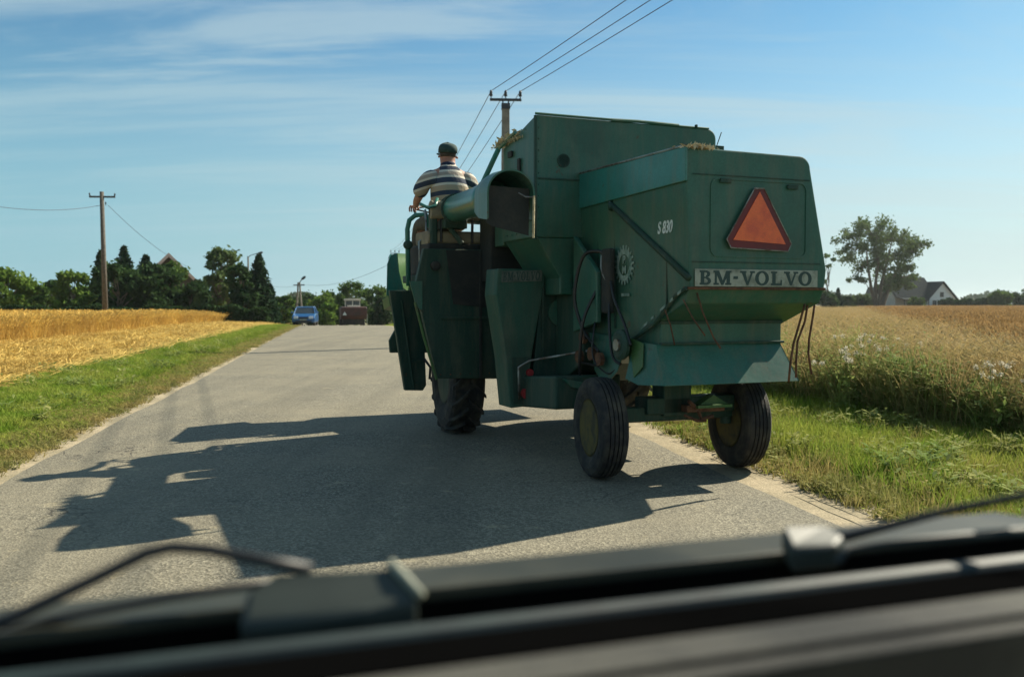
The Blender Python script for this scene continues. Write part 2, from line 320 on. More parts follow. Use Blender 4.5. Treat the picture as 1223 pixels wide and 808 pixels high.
def blades(n, rad, h, wd, bendk=.4, hv=.35, head=0, rng=RNG, leaf=0):
    V = []; Fq = []
    for _ in range(n):
        a = rng.uniform(0, 6.28); r = rad * math.sqrt(rng.uniform()); x0, y0 = r*math.cos(a), r*math.sin(a)
        hh = h * (1 + rng.uniform(-hv, hv)); d = rng.uniform(0, 6.28); bx, by = math.cos(d)*bendk*hh*rng.uniform(.2, 1), math.sin(d)*bendk*hh*rng.uniform(.2, 1)
        q = rng.uniform(0, 6.28); wx, wy = math.cos(q)*wd/2, math.sin(q)*wd/2
        P = [(x0-wx, y0-wy, 0), (x0+wx, y0+wy, 0), (x0+bx*.35+wx*.8, y0+by*.35+wy*.8, hh*.6), (x0+bx*.35-wx*.8, y0+by*.35-wy*.8, hh*.6)]
        T = [(x0+bx+wx*.15, y0+by+wy*.15, hh), (x0+bx-wx*.15, y0+by-wy*.15, hh)]
        b0 = len(V); V += P + T; Fq += [(b0, b0+1, b0+2, b0+3), (b0+3, b0+2, b0+4, b0+5)]
        if head:
            hw = head; b0 = len(V); tx, ty = x0+bx, y0+by; q += 1.2; ux, uy = math.cos(q)*hw/2, math.sin(q)*hw/2
            hl = hw * rng.uniform(4, 7); dx_, dy_ = bx*.35, by*.35
            V += [(tx, ty, hh - hl*.1), (tx+ux+dx_*.5, ty+uy+dy_*.5, hh+hl*.35), (tx+dx_, ty+dy_, hh+hl*.8), (tx-ux+dx_*.5, ty-uy+dy_*.5, hh+hl*.35)]
            Fq.append((b0, b0+1, b0+2, b0+3))
        for _l in range(leaf):
            z = hh*rng.uniform(.15, .9); q = rng.uniform(0, 6.28); ll = wd*rng.uniform(5, 11); cx, cy = x0+bx*.35*z/hh, y0+by*.35*z/hh; lw = wd*1.7
            b0 = len(V); u = (math.cos(q), math.sin(q)); p = (-u[1], u[0]); up = rng.uniform(-.3, .8)
            V += [(cx, cy, z), (cx+u[0]*ll*.5+p[0]*lw, cy+u[1]*ll*.5+p[1]*lw, z+up*ll*.5), (cx+u[0]*ll, cy+u[1]*ll, z+up*ll*.7), (cx+u[0]*ll*.5-p[0]*lw, cy+u[1]*ll*.5-p[1]*lw, z+up*ll*.5)]
            Fq.append((b0, b0+1, b0+2, b0+3))
    return np.array(V), np.array(Fq)
def clumpmask(x, y, sc, seed):
    r = np.random.default_rng(seed); v = np.zeros_like(x)
    for k in range(5):
        a = r.uniform(0, 6.28); f = sc * r.uniform(.6, 1.8); v += np.sin(f * (x*np.cos(a) + y*np.sin(a)) + r.uniform(0, 6.28) + 1.3*np.sin(f*.6*(x*np.sin(a) - y*np.cos(a))))
    return v / 5
def region(n, t0, t1, sl, sr, bb=True, near=1.0):
    """points with a density that falls with distance"""
    u = RNG.uniform(0, 1, n); t = t0 * (t1 / t0) ** (u ** near); a = sl(t) if callable(sl) else np.full(n, sl); b = sr(t) if callable(sr) else np.full(n, sr)
    s = a + (b - a) * RNG.uniform(0, 1, n); X, Y = W(s, t, bb); return s, t, X, Y
def leafmat(name, c, v, vs=1.5, tr=.35, lo=.4, hi=.62, fine=.32, fs=11, rough=.8): return mat(name, c, rough, 0, v, vs, lo, hi, trans=tr, fine=fine, fscale=fs, spec=.06)
M['grass'] = leafmat('grass_blades', (.17, .26, .030), (.32, .34, .07), 1.6)
M['grassdry'] = leafmat('dry_grass_blades', (.34, .27, .10), (.22, .22, .07), 1.5)
M['weed'] = leafmat('weed_leaves', (.16, .23, .06), (.34, .34, .12), 1.5)
M['wheat'] = leafmat('ripe_wheat', (.66, .45, .12), (.46, .29, .08), .5, .3)
M['oat'] = leafmat('ripe_oats', (.38, .25, .11), (.26, .16, .065), .9, .3)
M['pale'] = leafmat('pale_tall_grass', (.44, .315, .15), (.30, .245, .10), .6, .35)
M['straw'] = leafmat('cut_straw', (.62, .44, .13), (.42, .28, .08), .8, .2)
M['fluff'] = mat('seed_fluff', (.60, .55, .44), .9, trans=.4)
def veg(name, tm, X, Y, h, hv, m, wscale=None, dz=0, kind='stuff', mi=None):
    n = len(X); pos = np.stack([X, Y, ground_z(X, Y) + dz], -1)
    V, Fq = scatter(tm, pos, RNG.uniform(0, 6.28, n), h * (1 + RNG.uniform(-hv, hv, n)), wscale)
    o = big(name, V, Fq, m); o['kind'] = kind; return o
gt = [(v_ * np.array([1, 1, 1/.13]), f_) for v_, f_ in [blades(16, .10, .13, .008, .55, .55, leaf=(1 if q_ % 3 == 0 else 0)) for q_ in range(9)]]           # unit height grass tufts
# left verge
s, t, X, Y = region(42000, 5.5, 75, -6.7, -3.15)
k = clumpmask(X, Y, 1.1, 3); keep = (RNG.uniform(0, 1, len(s)) < .80 + .3*k) & ((s < -3.55) | (RNG.uniform(0, 1, len(s)) < .35)); X, Y, t, s = X[keep], Y[keep], t[keep], s[keep]
hh = np.where(s > -3.8, .05, .095) * (1 + .4 * clumpmask(X, Y, .9, 5)); ws = .8 + .045 * t
veg('grass', gt, X, Y, hh, .4, M['grass'], ws)
s, t, X, Y = region(7000, 5.5, 70, -4.1, -2.95); veg('dry_grass', gt, X, Y, .05, .5, M['grassdry'], .8 + .04*t)
# right verge
s, t, X, Y = region(34000, 2.2, 70, 3.68, lambda t: np.minimum(6.4 + .0*t + np.maximum(0, 12-t)*.18, 8.5))
k = clumpmask(X, Y, 1.6, 8); keep = (RNG.uniform(0, 1, len(s)) < .85 + .3*k) & ((s > 4.0) | (RNG.uniform(0, 1, len(s)) < .4)); X, Y, t, s = X[keep], Y[keep], t[keep], s[keep]
veg('grass', gt, X, Y, np.where(s < 4.2, .05, .115) * (1 + .5 * clumpmask(X, Y, 1.3, 15)), .45, M['grass'], .7 + .05*t)
s, t, X, Y = region(6000, 2.2, 60, 3.62, 6.6); veg('dry_grass', gt, X, Y, .11, .5, M['grassdry'], .7 + .04*t)
# tall weeds at the field edge on the right
wt = [blades(7, .16, 1, .012, .35, .35, leaf=7) for _ in range(5)]
def wl(t): return 6.0 + np.maximum(0, 14 - t) * .16
s, t, X, Y = region(9500, 4, 60, wl, lambda t: wl(t) + 1.6 + .05*t)
kk = .53 + .25 * clumpmask(X, Y, 1.2, 21)
veg('weeds', wt, X, Y, kk, .6, M['weed'], .8 + .03*t)
s, t, X, Y = region(5000, 4, 40, wl, lambda t: wl(t) + 1.8, True); veg('tall_grass', [blades(9, .16, 1, .006, .3, .4, head=.014) for _ in range(4)], X, Y, .62, .4, M['pale'], 1 + .03*t)
s, t, X, Y = region(1500, 3, 40, 3.9, 6.6); k = clumpmask(X, Y, 2.2, 61) > .05; veg('broadleaf_weeds', [blades(5, .10, .16, .010, .5, .5, leaf=6) for _ in range(4)], X[k], Y[k], 1.0, .5, M['weed'], .9 + .03*t[k])
s, t, X, Y = region(900, 6, 40, -6.4, -3.7); k = clumpmask(X, Y, 1.8, 62) > .1; veg('broadleaf_weeds', [blades(5, .10, .14, .010, .5, .5, leaf=6) for _ in range(4)], X[k], Y[k], 1.0, .5, M['weed'], .9 + .03*t[k])
pt = [blades(12, .2, 1, .006, .25, .3, head=.012) for _ in range(5)]
def bl(t): return np.maximum(3.0 + .59*t, 9.0)
s, t, X, Y = region(26000, 5, 230, lambda t: wl(t) + .9, lambda t: np.maximum(bl(t), wl(t) + 2), bb=False)
veg('tall_grass', pt, X, Y, .68 + .12*clumpmask(X, Y, .6, 31), .25, M['pale'], 1 + .035*t)
# ripe oats on the right, wheat on the left
ot = [blades(12, .22, 1, .008, .16, .12, head=.022) for _ in range(5)]
s, t, X, Y = region(40000, 7, 260, bl, lambda t: bl(t) + 6 + .75*t, bb=False)
veg('oat_field', ot, X, Y, .80 + .05*clumpmask(X, Y, .5, 41), .12, M['oat'], 1 + .03*t)
sheet('oat_canopy', lambda t: 3.4 + .59*t, lambda t: 60 + 1.6*t, tsp(12, 400, 1.2), 24, .62, M['oat'], 'stuff', noise=.05, bb=False)
sheet('grass_canopy', lambda t: 9.2 + 0*t, lambda t: max(3.2 + .59*t, 9.6), tsp(12, 400, 1.2), 10, .34, M['pale'], 'stuff', noise=.05, bb=False)
def ll_(t): return -11.3 + .02 * t
s, t, X, Y = region(40000, 9, 128, lambda t: ll_(t) - 8 - .62*t, ll_, bb=False)
wh = [blades(12, .22, 1, .008, .22, .14, head=.022) for _ in range(5)]
veg('wheat_field', wh, X, Y, .86 + .05*clumpmask(X, Y, .5, 51), .12, M['wheat'], 1 + .03*t)
s, t, X, Y = region(5000, 9, 128, lambda t: ll_(t) - .5, ll_, bb=False)
veg('wheat_field', wh, X, Y, .84, .14, M['wheat'], 1 + .03*t)
sheet('wheat_canopy', -110, lambda t: ll_(t) - .4, tsp(5, 132, 1.0), 40, .66, M['wheat'], 'stuff', noise=.05, bb=False)
# cut straw lying on the stubble
st = []
for _ in range(5):
    V = []; Fq = []
    for _k in range(16):
        a = RNG.uniform(0, 6.28); x0, y0 = RNG.normal(0, .16, 2); l = RNG.uniform(.08, .3); z0 = RNG.uniform(.01, .12); z1 = z0 + RNG.uniform(-.03, .08)
        dx_, dy_ = math.cos(a)*l, math.sin(a)*l; px_, py_ = -math.sin(a)*.005, math.cos(a)*.005; b0 = len(V)
        V += [(x0-px_, y0-py_, z0), (x0+px_, y0+py_, z0+.004), (x0+dx_+px_, y0+dy_+py_, z1+.004), (x0+dx_-px_, y0+dy_-py_, z1)]; Fq.append((b0, b0+1, b0+2, b0+3))
    bv, bf = blades(6, .2, .16, .008, .2); Fq = np.array(Fq); V = np.concatenate([np.array(V), bv]); Fq = np.concatenate([Fq, bf + len(Fq)*4]); st.append((V, Fq))
s, t, X, Y = region(24000, 7, 120, lambda t: ll_(t) - .2, -6.2, bb=False)
rows = np.abs(np.sin(s * 1.35)); veg('cut_straw', st, X, Y, 1 + .8*rows, .3, M['straw'], 1 + .035*t)

def thistle(px, py, Y, label, seed):
    rng = np.random.default_rng(seed); p = at(px, py, Y); o = empty('thistle', (p.x, Y, 0), 0, label=label, cat='thistle', group='thistles gone to seed at the field edge'); h = p.z; mb = MB(); hv = []
    for k in range(9):
        b = Vector((rng.normal(0, .05), rng.normal(0, .05), 0)); t_ = Vector((rng.normal(0, .17), rng.normal(0, .17), h*rng.uniform(.78, 1.0))); m_ = (b+t_)/2 + Vector((rng.normal(0, .04), 0, .05)); mb.tube([b, m_, t_], [.006, .005, .003], 5); hv.append(t_)
    mb.build('stem', M['weed'], o)
    P = np.concatenate([np.array(t_) + rng.normal(0, 1, (34, 3))*np.array([.016, .016, .014]) for t_ in hv]); V, Fq = quads(P, .014, rng); big('seed_heads', V, Fq, M['fluff'], o)
    P = np.concatenate([np.array(t_)*np.array([rng.uniform(.2, .8)]*2 + [rng.uniform(.2, .8)]) + rng.normal(0, 1, (14, 3))*np.array([.06, .06, .08]) for t_ in hv]); V, Fq = quads(P, .03, rng, 3); big('leaves', V, Fq, M['weed'], o)
def gauss_quads(n, size, c, sd_, rng, flat=0):
    P = rng.normal(0, 1, (n, 3)) * np.asarray(sd_) + np.asarray(c); return quads(P, size, rng)
def quads(P, size, rng, asp=1.6):
    n = len(P); a = rng.normal(0, 1, (n, 3)); a /= np.linalg.norm(a, axis=1)[:, None]; b = rng.normal(0, 1, (n, 3)); b -= (a*b).sum(1)[:, None]*a; b /= np.linalg.norm(b, axis=1)[:, None]
    s = size * rng.uniform(.6, 1.4, n)[:, None] / 2; a = a*s*asp; b = b*s
    V = np.stack([P - a, P + b, P + a, P - b], 1).reshape(-1, 3); return V, np.arange(n*4).reshape(n, 4)
M['bark'] = mat('bark', (.16, .13, .09), .9, 0, (.08, .065, .05), 6, .4, .6, .5, 20)
M['leafA'] = leafmat('leaves_mid_green', (.055, .105, .022), (.10, .155, .035), .5)
M['leafB'] = leafmat('leaves_dark_green', (.022, .052, .018), (.045, .085, .026), .5, .25)
M['leafC'] = leafmat('leaves_bright_green', (.10, .18, .03), (.15, .22, .045), .5)
M['leafD'] = leafmat('leaves_grey_green', (.075, .115, .04), (.12, .17, .06), .5)
M['needle'] = leafmat('spruce_needles', (.016, .040, .018), (.03, .065, .026), .6, .15)
def limb_tubes(mb, p0, p1, r0, r1, rng, n=5, wob=.06):
    p0, p1 = Vector(p0), Vector(p1); l = (p1-p0).length
    pts = [p0.lerp(p1, i/n) + (Vector(rng.normal(0, wob*l*.4, 3)) if 0 < i < n else Vector((0,0,0))) for i in range(n+1)]
    mb.tube(pts, [r0 + (r1-r0)*i/n for i in range(n+1)], 6); return pts
def tree(x, y, h, wd, m, label, cat='tree', group=None, base=.15, nlump=18, leaf=.26, nl=200, seed=0, name='broadleaf_tree', lump=.19, trunks=1):
    rng = np.random.default_rng(seed); z = float(ground_z(x, y)); o = empty(name, (x, y, z), 0, label=label, cat=cat, group=group)
    mb = MB(); Vs = []; Fs = []; off = 0
    tips = []
    for _ in range(nlump):
        a = rng.uniform(0, 6.28); zz = rng.uniform(base, 1) ; k = math.sqrt(max(0, 1 - ((zz - (base+1)/2) / ((1-base)/2*1.08))**2)); r = wd/2 * k * rng.uniform(.35, .95)
        tips.append(Vector((math.cos(a)*r, math.sin(a)*r, zz*h*.93)))
    top = Vector((rng.normal(0, wd*.04), rng.normal(0, wd*.04), h*.8))
    pts = limb_tubes(mb, (0, 0, -.1), top, max(.1, h*.022), .03, rng)
    for p in tips:
        q = Vector((0, 0, max(h*.08, p.z*.55))); limb_tubes(mb, q, p, h*.009, .012, rng, 3)
        sr = lump * wd * rng.uniform(.6, 1.15)
        n = int(nl * rng.uniform(.6, 1.3)); P = rng.normal(0, 1, (n, 3)); P /= np.linalg.norm(P, axis=1)[:, None]; P *= (rng.uniform(.25, 1.0, n)[:, None] ** .6) * sr * np.array([1, 1, .72]) * (1 + .35*rng.normal(0, 1, (n, 1)))
        V, Fq = quads(P + np.array(p), leaf, rng); Vs.append(V); Fs.append(Fq + off); off += len(V)
    mb.build('trunk', M['bark'], o); big('crown', np.concatenate(Vs), np.concatenate(Fs), m, o); return o
def spruce(x, y, h, wd, label, seed=0, m=None, group=None, dens=1.0, base=.04, droop=.25):
    rng = np.random.default_rng(seed); z = float(ground_z(x, y)); o = empty('spruce_tree', (x, y, z), 0, label=label, cat='tree', group=group); mb = MB(); mb.tube([(0,0,-.1), (0,0,h*.98)], [h*.018, .015], 7)
    Vs = []; Fs = []; off = 0; nb = int(90 * dens)
    for b in range(nb):
        f = (b + rng.uniform(0, 1)) / nb; zz = h * (base + (1-base)*f); l = wd/2 * (1-f)**.85 * rng.uniform(.65, 1.15) + .08; a = b * 2.4 + rng.normal(0, .3)
        n = int(26 + 14*l); tt = rng.uniform(.1, 1, n); P = np.stack([np.cos(a)*l*tt, np.sin(a)*l*tt, zz - droop*l*tt + .25*l*tt**3], -1) + rng.normal(0, 1, (n, 3)) * np.array([.16, .16, .10]) * (l*.5+.12)[None] if False else np.stack([np.cos(a)*l*tt, np.sin(a)*l*tt, zz - droop*l*tt], -1) + rng.normal(0, 1, (n, 3)) * np.array([.13, .13, .07]) * (l*.6+.35)
        V, Fq = quads(P, .20, rng, 2.2); Vs.append(V); Fs.append(Fq + off); off += len(V)
        if b % 4 == 0: mb.tube([(0,0,zz), (math.cos(a)*l, math.sin(a)*l, zz - droop*l)], [.025, .01], 4)
    mb.build('trunk', M['bark'], o); big('crown', np.concatenate(Vs), np.concatenate(Fs), m or M['needle'], o); return o
for i_, (px, py, Y, lb) in enumerate([(1006, 414, 11.6, 'thistle with white seed heads nearest the harvester hood'), (1028, 398, 12.6, 'tallest thistle of the left cluster of seed heads'), (1046, 410, 12.0, 'thistle in the middle of the white seed heads'), (1068, 400, 13.0, 'thistle with wide seed heads below the white house tree'),
    (1084, 412, 12.6, 'rightmost thistle of the cluster under the big tree'), (1207, 420, 10.4, 'thistle with fluffy heads by the right edge of the photo'), (1186, 434, 9.8, 'low thistle left of the one at the right edge')]): thistle(px, py, Y, lb, 300+i_)
# ------------------------------------------------------------------ background trees, surveyed from the photograph
def spot(px, topy, Y):
    p = at(px, topy, Y); g = float(ground_z(p.x, Y)); return p.x, Y, p.z - g
GL = 'trees along the far side of the left field'
def bt(px, topy, Y, wpx, kind, label, seed, **k):
    x, y, h = spot(px, topy, Y); wd = wpx / F * Y
    if kind == 's': return spruce(x, y, h, wd, label, seed, group=k.pop('group', GL), **k)
    return tree(x, y, h, wd, M[kind], label, seed=seed, group=k.pop('group', GL), **k)
bt(8, 318, 78, 60, 'leafC', 'bright green bushy tree at the left edge of the photo above the pale wall', 1, nlump=26, leaf=.24)
bt(42, 338, 84, 44, 'leafA', 'low rounded mid green tree just right of the bright tree at the left edge', 2)
bt(66, 330, 88, 42, 'leafB', 'dark broadleaf tree left of the tall pole', 3)
bt(88, 323, 80, 44, 'leafC', 'light green tree just left of the tall wooden pole', 4, nlump=22)
bt(119, 300, 86, 40, 's', 'sparse spruce with drooping tiers right behind the tall wooden pole', 5, dens=.8)
bt(148, 295, 84, 66, 's', 'tallest dark spruce of the clump just right of the tall pole', 6, dens=1.2)
bt(142, 316, 76, 66, 'leafB', 'dark dense bush in front of the spruces beside the tall pole', 7, nlump=24)
bt(174, 305, 88, 84, 's', 'wide dark spruce between the tallest spruce and the roofed house', 8, dens=1.2)
bt(186, 316, 78, 62, 'leafB', 'dark round tree below the wide spruce left of the house', 9, nlump=26)
bt(208, 312, 84, 44, 'leafA', 'mid green drooping tree in front of the house roof', 10, nlump=26)
bt(238, 352, 74, 36, 's', 'short blue-green spruce in front of the house gable', 11, m=M['leafD'])
bt(262, 291, 88, 56, 'leafD', 'tall open grey-green tree right of the house roof', 12, nlump=40, nl=90, lump=.14, base=.05)
bt(226, 338, 80, 50, 'leafB', 'broad dark bush under the right slope of the mossy roof', 16, nlump=24)
bt(252, 330, 90, 40, 'leafA', 'mid green tree between the mossy roofed house and the open grey-green tree', 17, nlump=22)
bt(296, 322, 82, 44, 'leafB', 'dark broad tree under the street lamp arm', 18, nlump=26)
bt(160, 322, 80, 56, 'leafA', 'mid green tree filling the gap between the dark spruces', 19, nlump=26)
bt(288, 316, 76, 34, 'leafB', 'dark column of foliage below the street lamp', 13, nlump=20)
bt(309, 305, 78, 58, 's', 'pointed dark spruce at the right end of the left tree row', 14, dens=1.3)
bt(322, 340, 82, 32, 's', 'small dark spruce beside the road at the end of the hedge', 15)
GR = 'trees where the road disappears'
for i_, a in enumerate([
    (338, 352, 92, 30, 'leafA', 'low bright roadside bush left of the oncoming blue car'), (347, 356, 112, 34, 'leafB', 'small dark tree behind the blue car on its left'),
    (368, 352, 124, 34, 'leafB', 'dark tree behind the legs of the A-shaped power pole'), (386, 349, 118, 34, 'leafC', 'light green tree between the blue car and the red harvester'),
    (392, 362, 104, 28, 'leafC', 'bright green low bush just left of the red harvester'), (402, 345, 126, 36, 'leafA', 'mid green tree over the left corner of the red harvester'),
    (422, 334, 128, 46, 'leafA', 'tallest roadside tree right above the red harvester'), (446, 338, 122, 44, 'leafA', 'spreading tree right of the red harvester'),
    (458, 352, 106, 34, 'leafB', 'dark bush right of the red harvester by the verge'), (474, 345, 118, 48, 'leafA', 'tree half hidden behind the green header'),
    (505, 342, 122, 55, 'leafB', 'dark tree hidden behind the seat platform of the green harvester')]):
    bt(*a, seed=30 + i_, group=GR, nlump=20, nl=160)
# hedge along the left garden
def hedge(name, label, pts, hgt, thick, m, seed, n=9000, leaf=.16, cat='hedge'):
    rng = np.random.default_rng(seed); o = empty(name, (0, 0, 0), label=label, cat=cat); P = []
    for (x0, y0), (x1, y1) in zip(pts[:-1], pts[1:]):
        u = rng.uniform(0, 1, n); x = x0+(x1-x0)*u + rng.normal(0, thick*.3, n); y = y0+(y1-y0)*u + rng.normal(0, thick*.3, n)
        top = hgt * (1 + .10*np.sin(x*1.3) + .07*np.sin(x*3.1+1)); z = rng.uniform(0, 1, n)**.7 * top + ground_z(x, y); P.append(np.stack([x, y, z], -1))
    V, Fq = quads(np.concatenate(P), leaf, rng); big('foliage', V, Fq, m, o)
    mb = MB(); x0, y0 = pts[0]; x1, y1 = pts[-1]
    for u in np.linspace(0.02, .98, 24): xx, yy = x0+(x1-x0)*u, y0+(y1-y0)*u; zz = float(ground_z(xx, yy)); mb.tube([(xx, yy, zz), (xx+.05, yy, zz+hgt*.7)], .03, 5)
    mb.build('stem', M['bark'], o); return o
a_, b_ = at(-60, 370, 70), at(318, 370, 74)
hedge('garden_hedge', 'long dark clipped hedge behind the wheat field', [(a_.x, 70), (b_.x, 74)], 1.55, .7, M['leafB'], 60, 26000)
# house with the steep roof behind the left trees
M['wallw'] = mat('pale_render', (.55, .52, .46), .85, 0, (.45, .42, .36), 3, .4, .65, .2, 30)
M['wallg'] = mat('blue_white_render', (.74, .80, .78), .85, 0, (.66, .72, .70), 2, .4, .65)
M['roofm'] = mat('mossy_roof', (.11, .095, .06), .85, 0, (.16, .13, .08), 2, .4, .6, .5, 18)
M['roofd'] = mat('dark_roof', (.030, .036, .042), .95, 0, (.045, .05, .05), 2, .4, .6, 0, 22, spec=.02)
M['roofl'] = mat('light_roof_sheet', (.42, .42, .38), .6, 0, (.3, .3, .26), 2)
M['roofb'] = mat('barn_roof', (.16, .15, .125), .95, 0, (.10, .09, .075), 2, spec=.02)
M['verge'] = mat('pink_bargeboard', (.72, .52, .42), .7)
M['dglass'] = mat('window_glass', (.03, .04, .05), .1, spec=.8)
M['wood'] = mat('weathered_wood', (.125, .108, .088), .9, 0, (.07, .062, .05), 7, .4, .6, .5, 50)
M['conc'] = mat('concrete_pole', (.27, .245, .20), .9, 0, (.19, .17, .14), 3, .4, .6, .3, 30)
M['dkmet'] = mat('dark_steel', (.05, .055, .06), .5, .5)
M['wire'] = mat('power_cable', (.03, .03, .035), .5)
M['brick'] = mat('brick', (.28, .11, .07), .9, 0, (.20, .08, .05), 9, .4, .6, .4, 25)
def window(parent, x, z, y, w_, h_, ax='y'):
    f = MB()
    for q in ((x-w_/2-.06, x-w_/2, z-.06, z+h_+.06), (x+w_/2, x+w_/2+.06, z-.06, z+h_+.06), (x-w_/2, x+w_/2, z-.06, z), (x-w_/2, x+w_/2, z+h_, z+h_+.06), (x-.03, x+.03, z, z+h_)): f.box(q[0], q[1], y-.06, y+.02, q[2], q[3])
    fo = f.build('window', M['wallw'], parent); MB().box(x-w_/2, x+w_/2, y-.02, y+.01, z, z+h_).build('pane', M['dglass'], fo)
def house(name, loc, rz, wd, dp, eave, ridge, walls, roof, label, over=.5, chim=True, win=True, barge=None):
    o = empty(name, loc, rz, label=label, cat='house')                 # gable faces -Y, ridge along Y
    m = MB(); m.loft([[(-wd/2, y, -.3), (wd/2, y, -.3), (wd/2, y, eave), (0, y, ridge-.12), (-wd/2, y, eave)] for y in (0, dp)]); m.build('wall', walls, o)
    sl = (ridge - eave) / (wd/2); ex = wd/2 + over; ez = ridge - sl*ex; th = .18
    m = MB()
    for sgn in (-1, 1): m.loft([[(0, y, ridge), (sgn*ex, y, ez), (sgn*ex, y, ez+th), (0, y, ridge+th)] for y in (-over, dp+over)])
    ro = m.build('roof', roof, o)
    if chim: MB().box(.6, 1.2, dp*.45, dp*.45+.6, ridge-.7, ridge+.75).box(.55, 1.25, dp*.45-.05, dp*.45+.65, ridge+.75, ridge+.85).build('chimney', M['brick'], ro)
    if barge:
        m = MB()
        for sgn in (-1, 1): m.loft([[(0, y, ridge-.22), (sgn*ex, y, ez-.22), (sgn*ex, y, ez+th+.02), (0, y, ridge+th+.02)] for y in (-over-.08, -over-.01)])
        m.build('bargeboard', barge, ro)
    if win:
        window(o, 0, eave+.5, -.01, 1.1, 1.2); window(o, -wd*.25, .9, -.01, 1.2, 1.3); window(o, wd*.25, .9, -.01, 1.2, 1.3)
    return o
p = at(206, 305, 97); g = float(ground_z(p.x, 97)); hr = p.z - g
house('house', (p.x, 96, g), R(19), 11.0, 11, hr - 5.6, hr, M['wood'], M['roofm'], 'house with a steep mossy roof rising out of the trees right of the tall pole', .8, False, True, M['verge'])
p = at(8, 362, 100); g = float(ground_z(p.x, 100)); q_ = at(0, 352, 92)
house('shed', (q_.x, 92, float(ground_z(q_.x, 92))), R(80), 5, 9, 1.6, 2.7, M['wallw'], M['roofl'], 'pale low building half hidden by the bright tree at the left edge', .3, False)
# white house on the right with two roofs, garage roof and porch
hx = at(1125, 340, 235); hz = 0
ho = house('house', (hx.x, 235, 0), R(18), 9.0, 9, 2.6, 6.9, M['wallg'], M['roofd'], 'pale blue-white house with dark roofs beside the big tree on the right', .75, False)
m = MB(); m.loft([[(x_, 2.2, -.3), (x_, 9.5, -.3), (x_, 9.5, 2.7), (x_, 5.8, 7.5), (x_, 2.2, 2.7)] for x_ in (-12.5, -3.4)]); m.build('wing_wall', M['wallw'], ho)
m = MB()
for ys in ((5.8, 1.2), (5.8, 10.3)): m.loft([[(x_, ys[0], 8.0), (x_, ys[1], 2.9), (x_, ys[1], 3.1), (x_, ys[0], 8.2)] for x_ in (-13.1, -.4)])
wr = m.build('wing_roof', M['roofd'], ho)
MB().box(-5.2, -4.4, 5.4, 6.2, 7.4, 9.0).build('chimney', M['brick'], wr)
m = MB(); m.loft([[(x_, -1.0, 2.35), (x_, 2.1, 3.1), (x_, 2.1, 3.2), (x_, -1.0, 2.45)] for x_ in (-12.5, -4.5)])
for x_ in (-12.3, -8.6, -4.8): m.box(x_-.08, x_+.08, -.9, -.74, -.2, 2.4)
m.build('porch', M['roofd'], ho)
sh = at(1070, 345, 250)
house('barn', (sh.x, 250, 0), R(52), 7, 7, 3.0, 5.8, M['wood'], M['roofb'], 'brown wooden barn with a pale roof left of the white house, behind the big tree', .4, False)
# big multi-stem tree by the house
def big_tree():
    rng = np.random.default_rng(77); bx = at(1049, 365, 215).x; o = empty('broadleaf_tree', (bx, 215, 0), 0, label='tall open tree with leaning trunks, left of the white house', cat='tree')
    mb = MB(); s_ = 215 / F; leaves = []; T = lambda px, py, dy=0: Vector(((px - 1049) * s_ * .88, dy, (369 - py) * s_))
    stems = [[(1047,370),(1036,345),(1028,318),(1022,295)], [(1046,370),(1043,340),(1045,310),(1040,280)], [(1050,370),(1052,340),(1060,312),(1066,288)], [(1053,370),(1064,345),(1076,322),(1092,302)], [(1052,370),(1060,350),(1071,338),(1082,330)]]
    for i, st_ in enumerate(stems):
        pts = [T(a, b, (i-2)*.7*k) for k, (a, b) in enumerate(st_)]; mb.tube(pts, [.5, .38, .24, .1], 7)
    lumps = [(1018,275,9),(1008,292,8),(1014,310,8),(1022,296,9),(1030,284,10),(1034,268,9),(1040,298,9),(1026,318,7),(1047,283,11),(1058,278,10),(1052,300,10),(1045,318,8),(1066,288,10),(1075,282,9),(1083,290,8),(1070,305,9),(1080,306,8),(1090,300,8),(1099,297,7),(1094,292,6),(1084,318,7),(1074,322,8),(1064,333,8),(1078,334,6),(1092,330,5),(1020,333,5),(1056,320,7),(1010,283,6),(1088,340,4),(1050,268,8),(1062,343,7),(1072,343,6)]
    Vs = []; Fs = []; off = 0
    for a, b, r in lumps:
        for _ in range(5):
            c = np.array(T(a + rng.normal(0, r*.45), b + rng.normal(0, r*.4), rng.normal(0, 3.0))); sr = r*s_*rng.uniform(.35, .7); n = 84
            P = rng.normal(0, 1, (n, 3)) * sr * np.array([.8, .8, .65])
            V, Fq = quads(P + c, .36, rng); Vs.append(V); Fs.append(Fq + off); off += len(V)
            q = min((T(*s2) for st_ in stems for s2 in st_[1:]), key=lambda v_: (v_ - Vector(c)).length); mb.tube([q, (q + Vector(c))/2 + Vector((0, 0, .3)), Vector(c)], [.12, .07, .03], 5)
    mb.build('trunk', M['bark'], o); big('crown', np.concatenate(Vs), np.concatenate(Fs), M['leafD'], o)
big_tree()
GRR = 'trees and bushes beyond the right field'
bt(990, 300, 190, 26, 'leafA', 'thin tree half hidden behind the right edge of the harvester hood', 81, group=GRR, nlump=9, nl=60, leaf=.35, lump=.14)
bt(1001, 344, 200, 14, 's', 'small pointed spruce left of the big tree', 82, group=GRR)
bt(990, 350, 190, 26, 'leafB', 'round bush between the harvester and the small pointed spruce', 83, group=GRR, leaf=.4)
bt(1013, 354, 205, 16, 'leafA', 'low bush between the pointed spruce and the big tree', 84, group=GRR, leaf=.4)
bt(1030, 353, 225, 24, 'leafD', 'low grey bush at the foot of the big tree', 85, group=GRR, leaf=.4)
bt(1094, 354, 222, 16, 'leafA', 'yellowish bush in front of the barn', 86, group=GRR, leaf=.4)
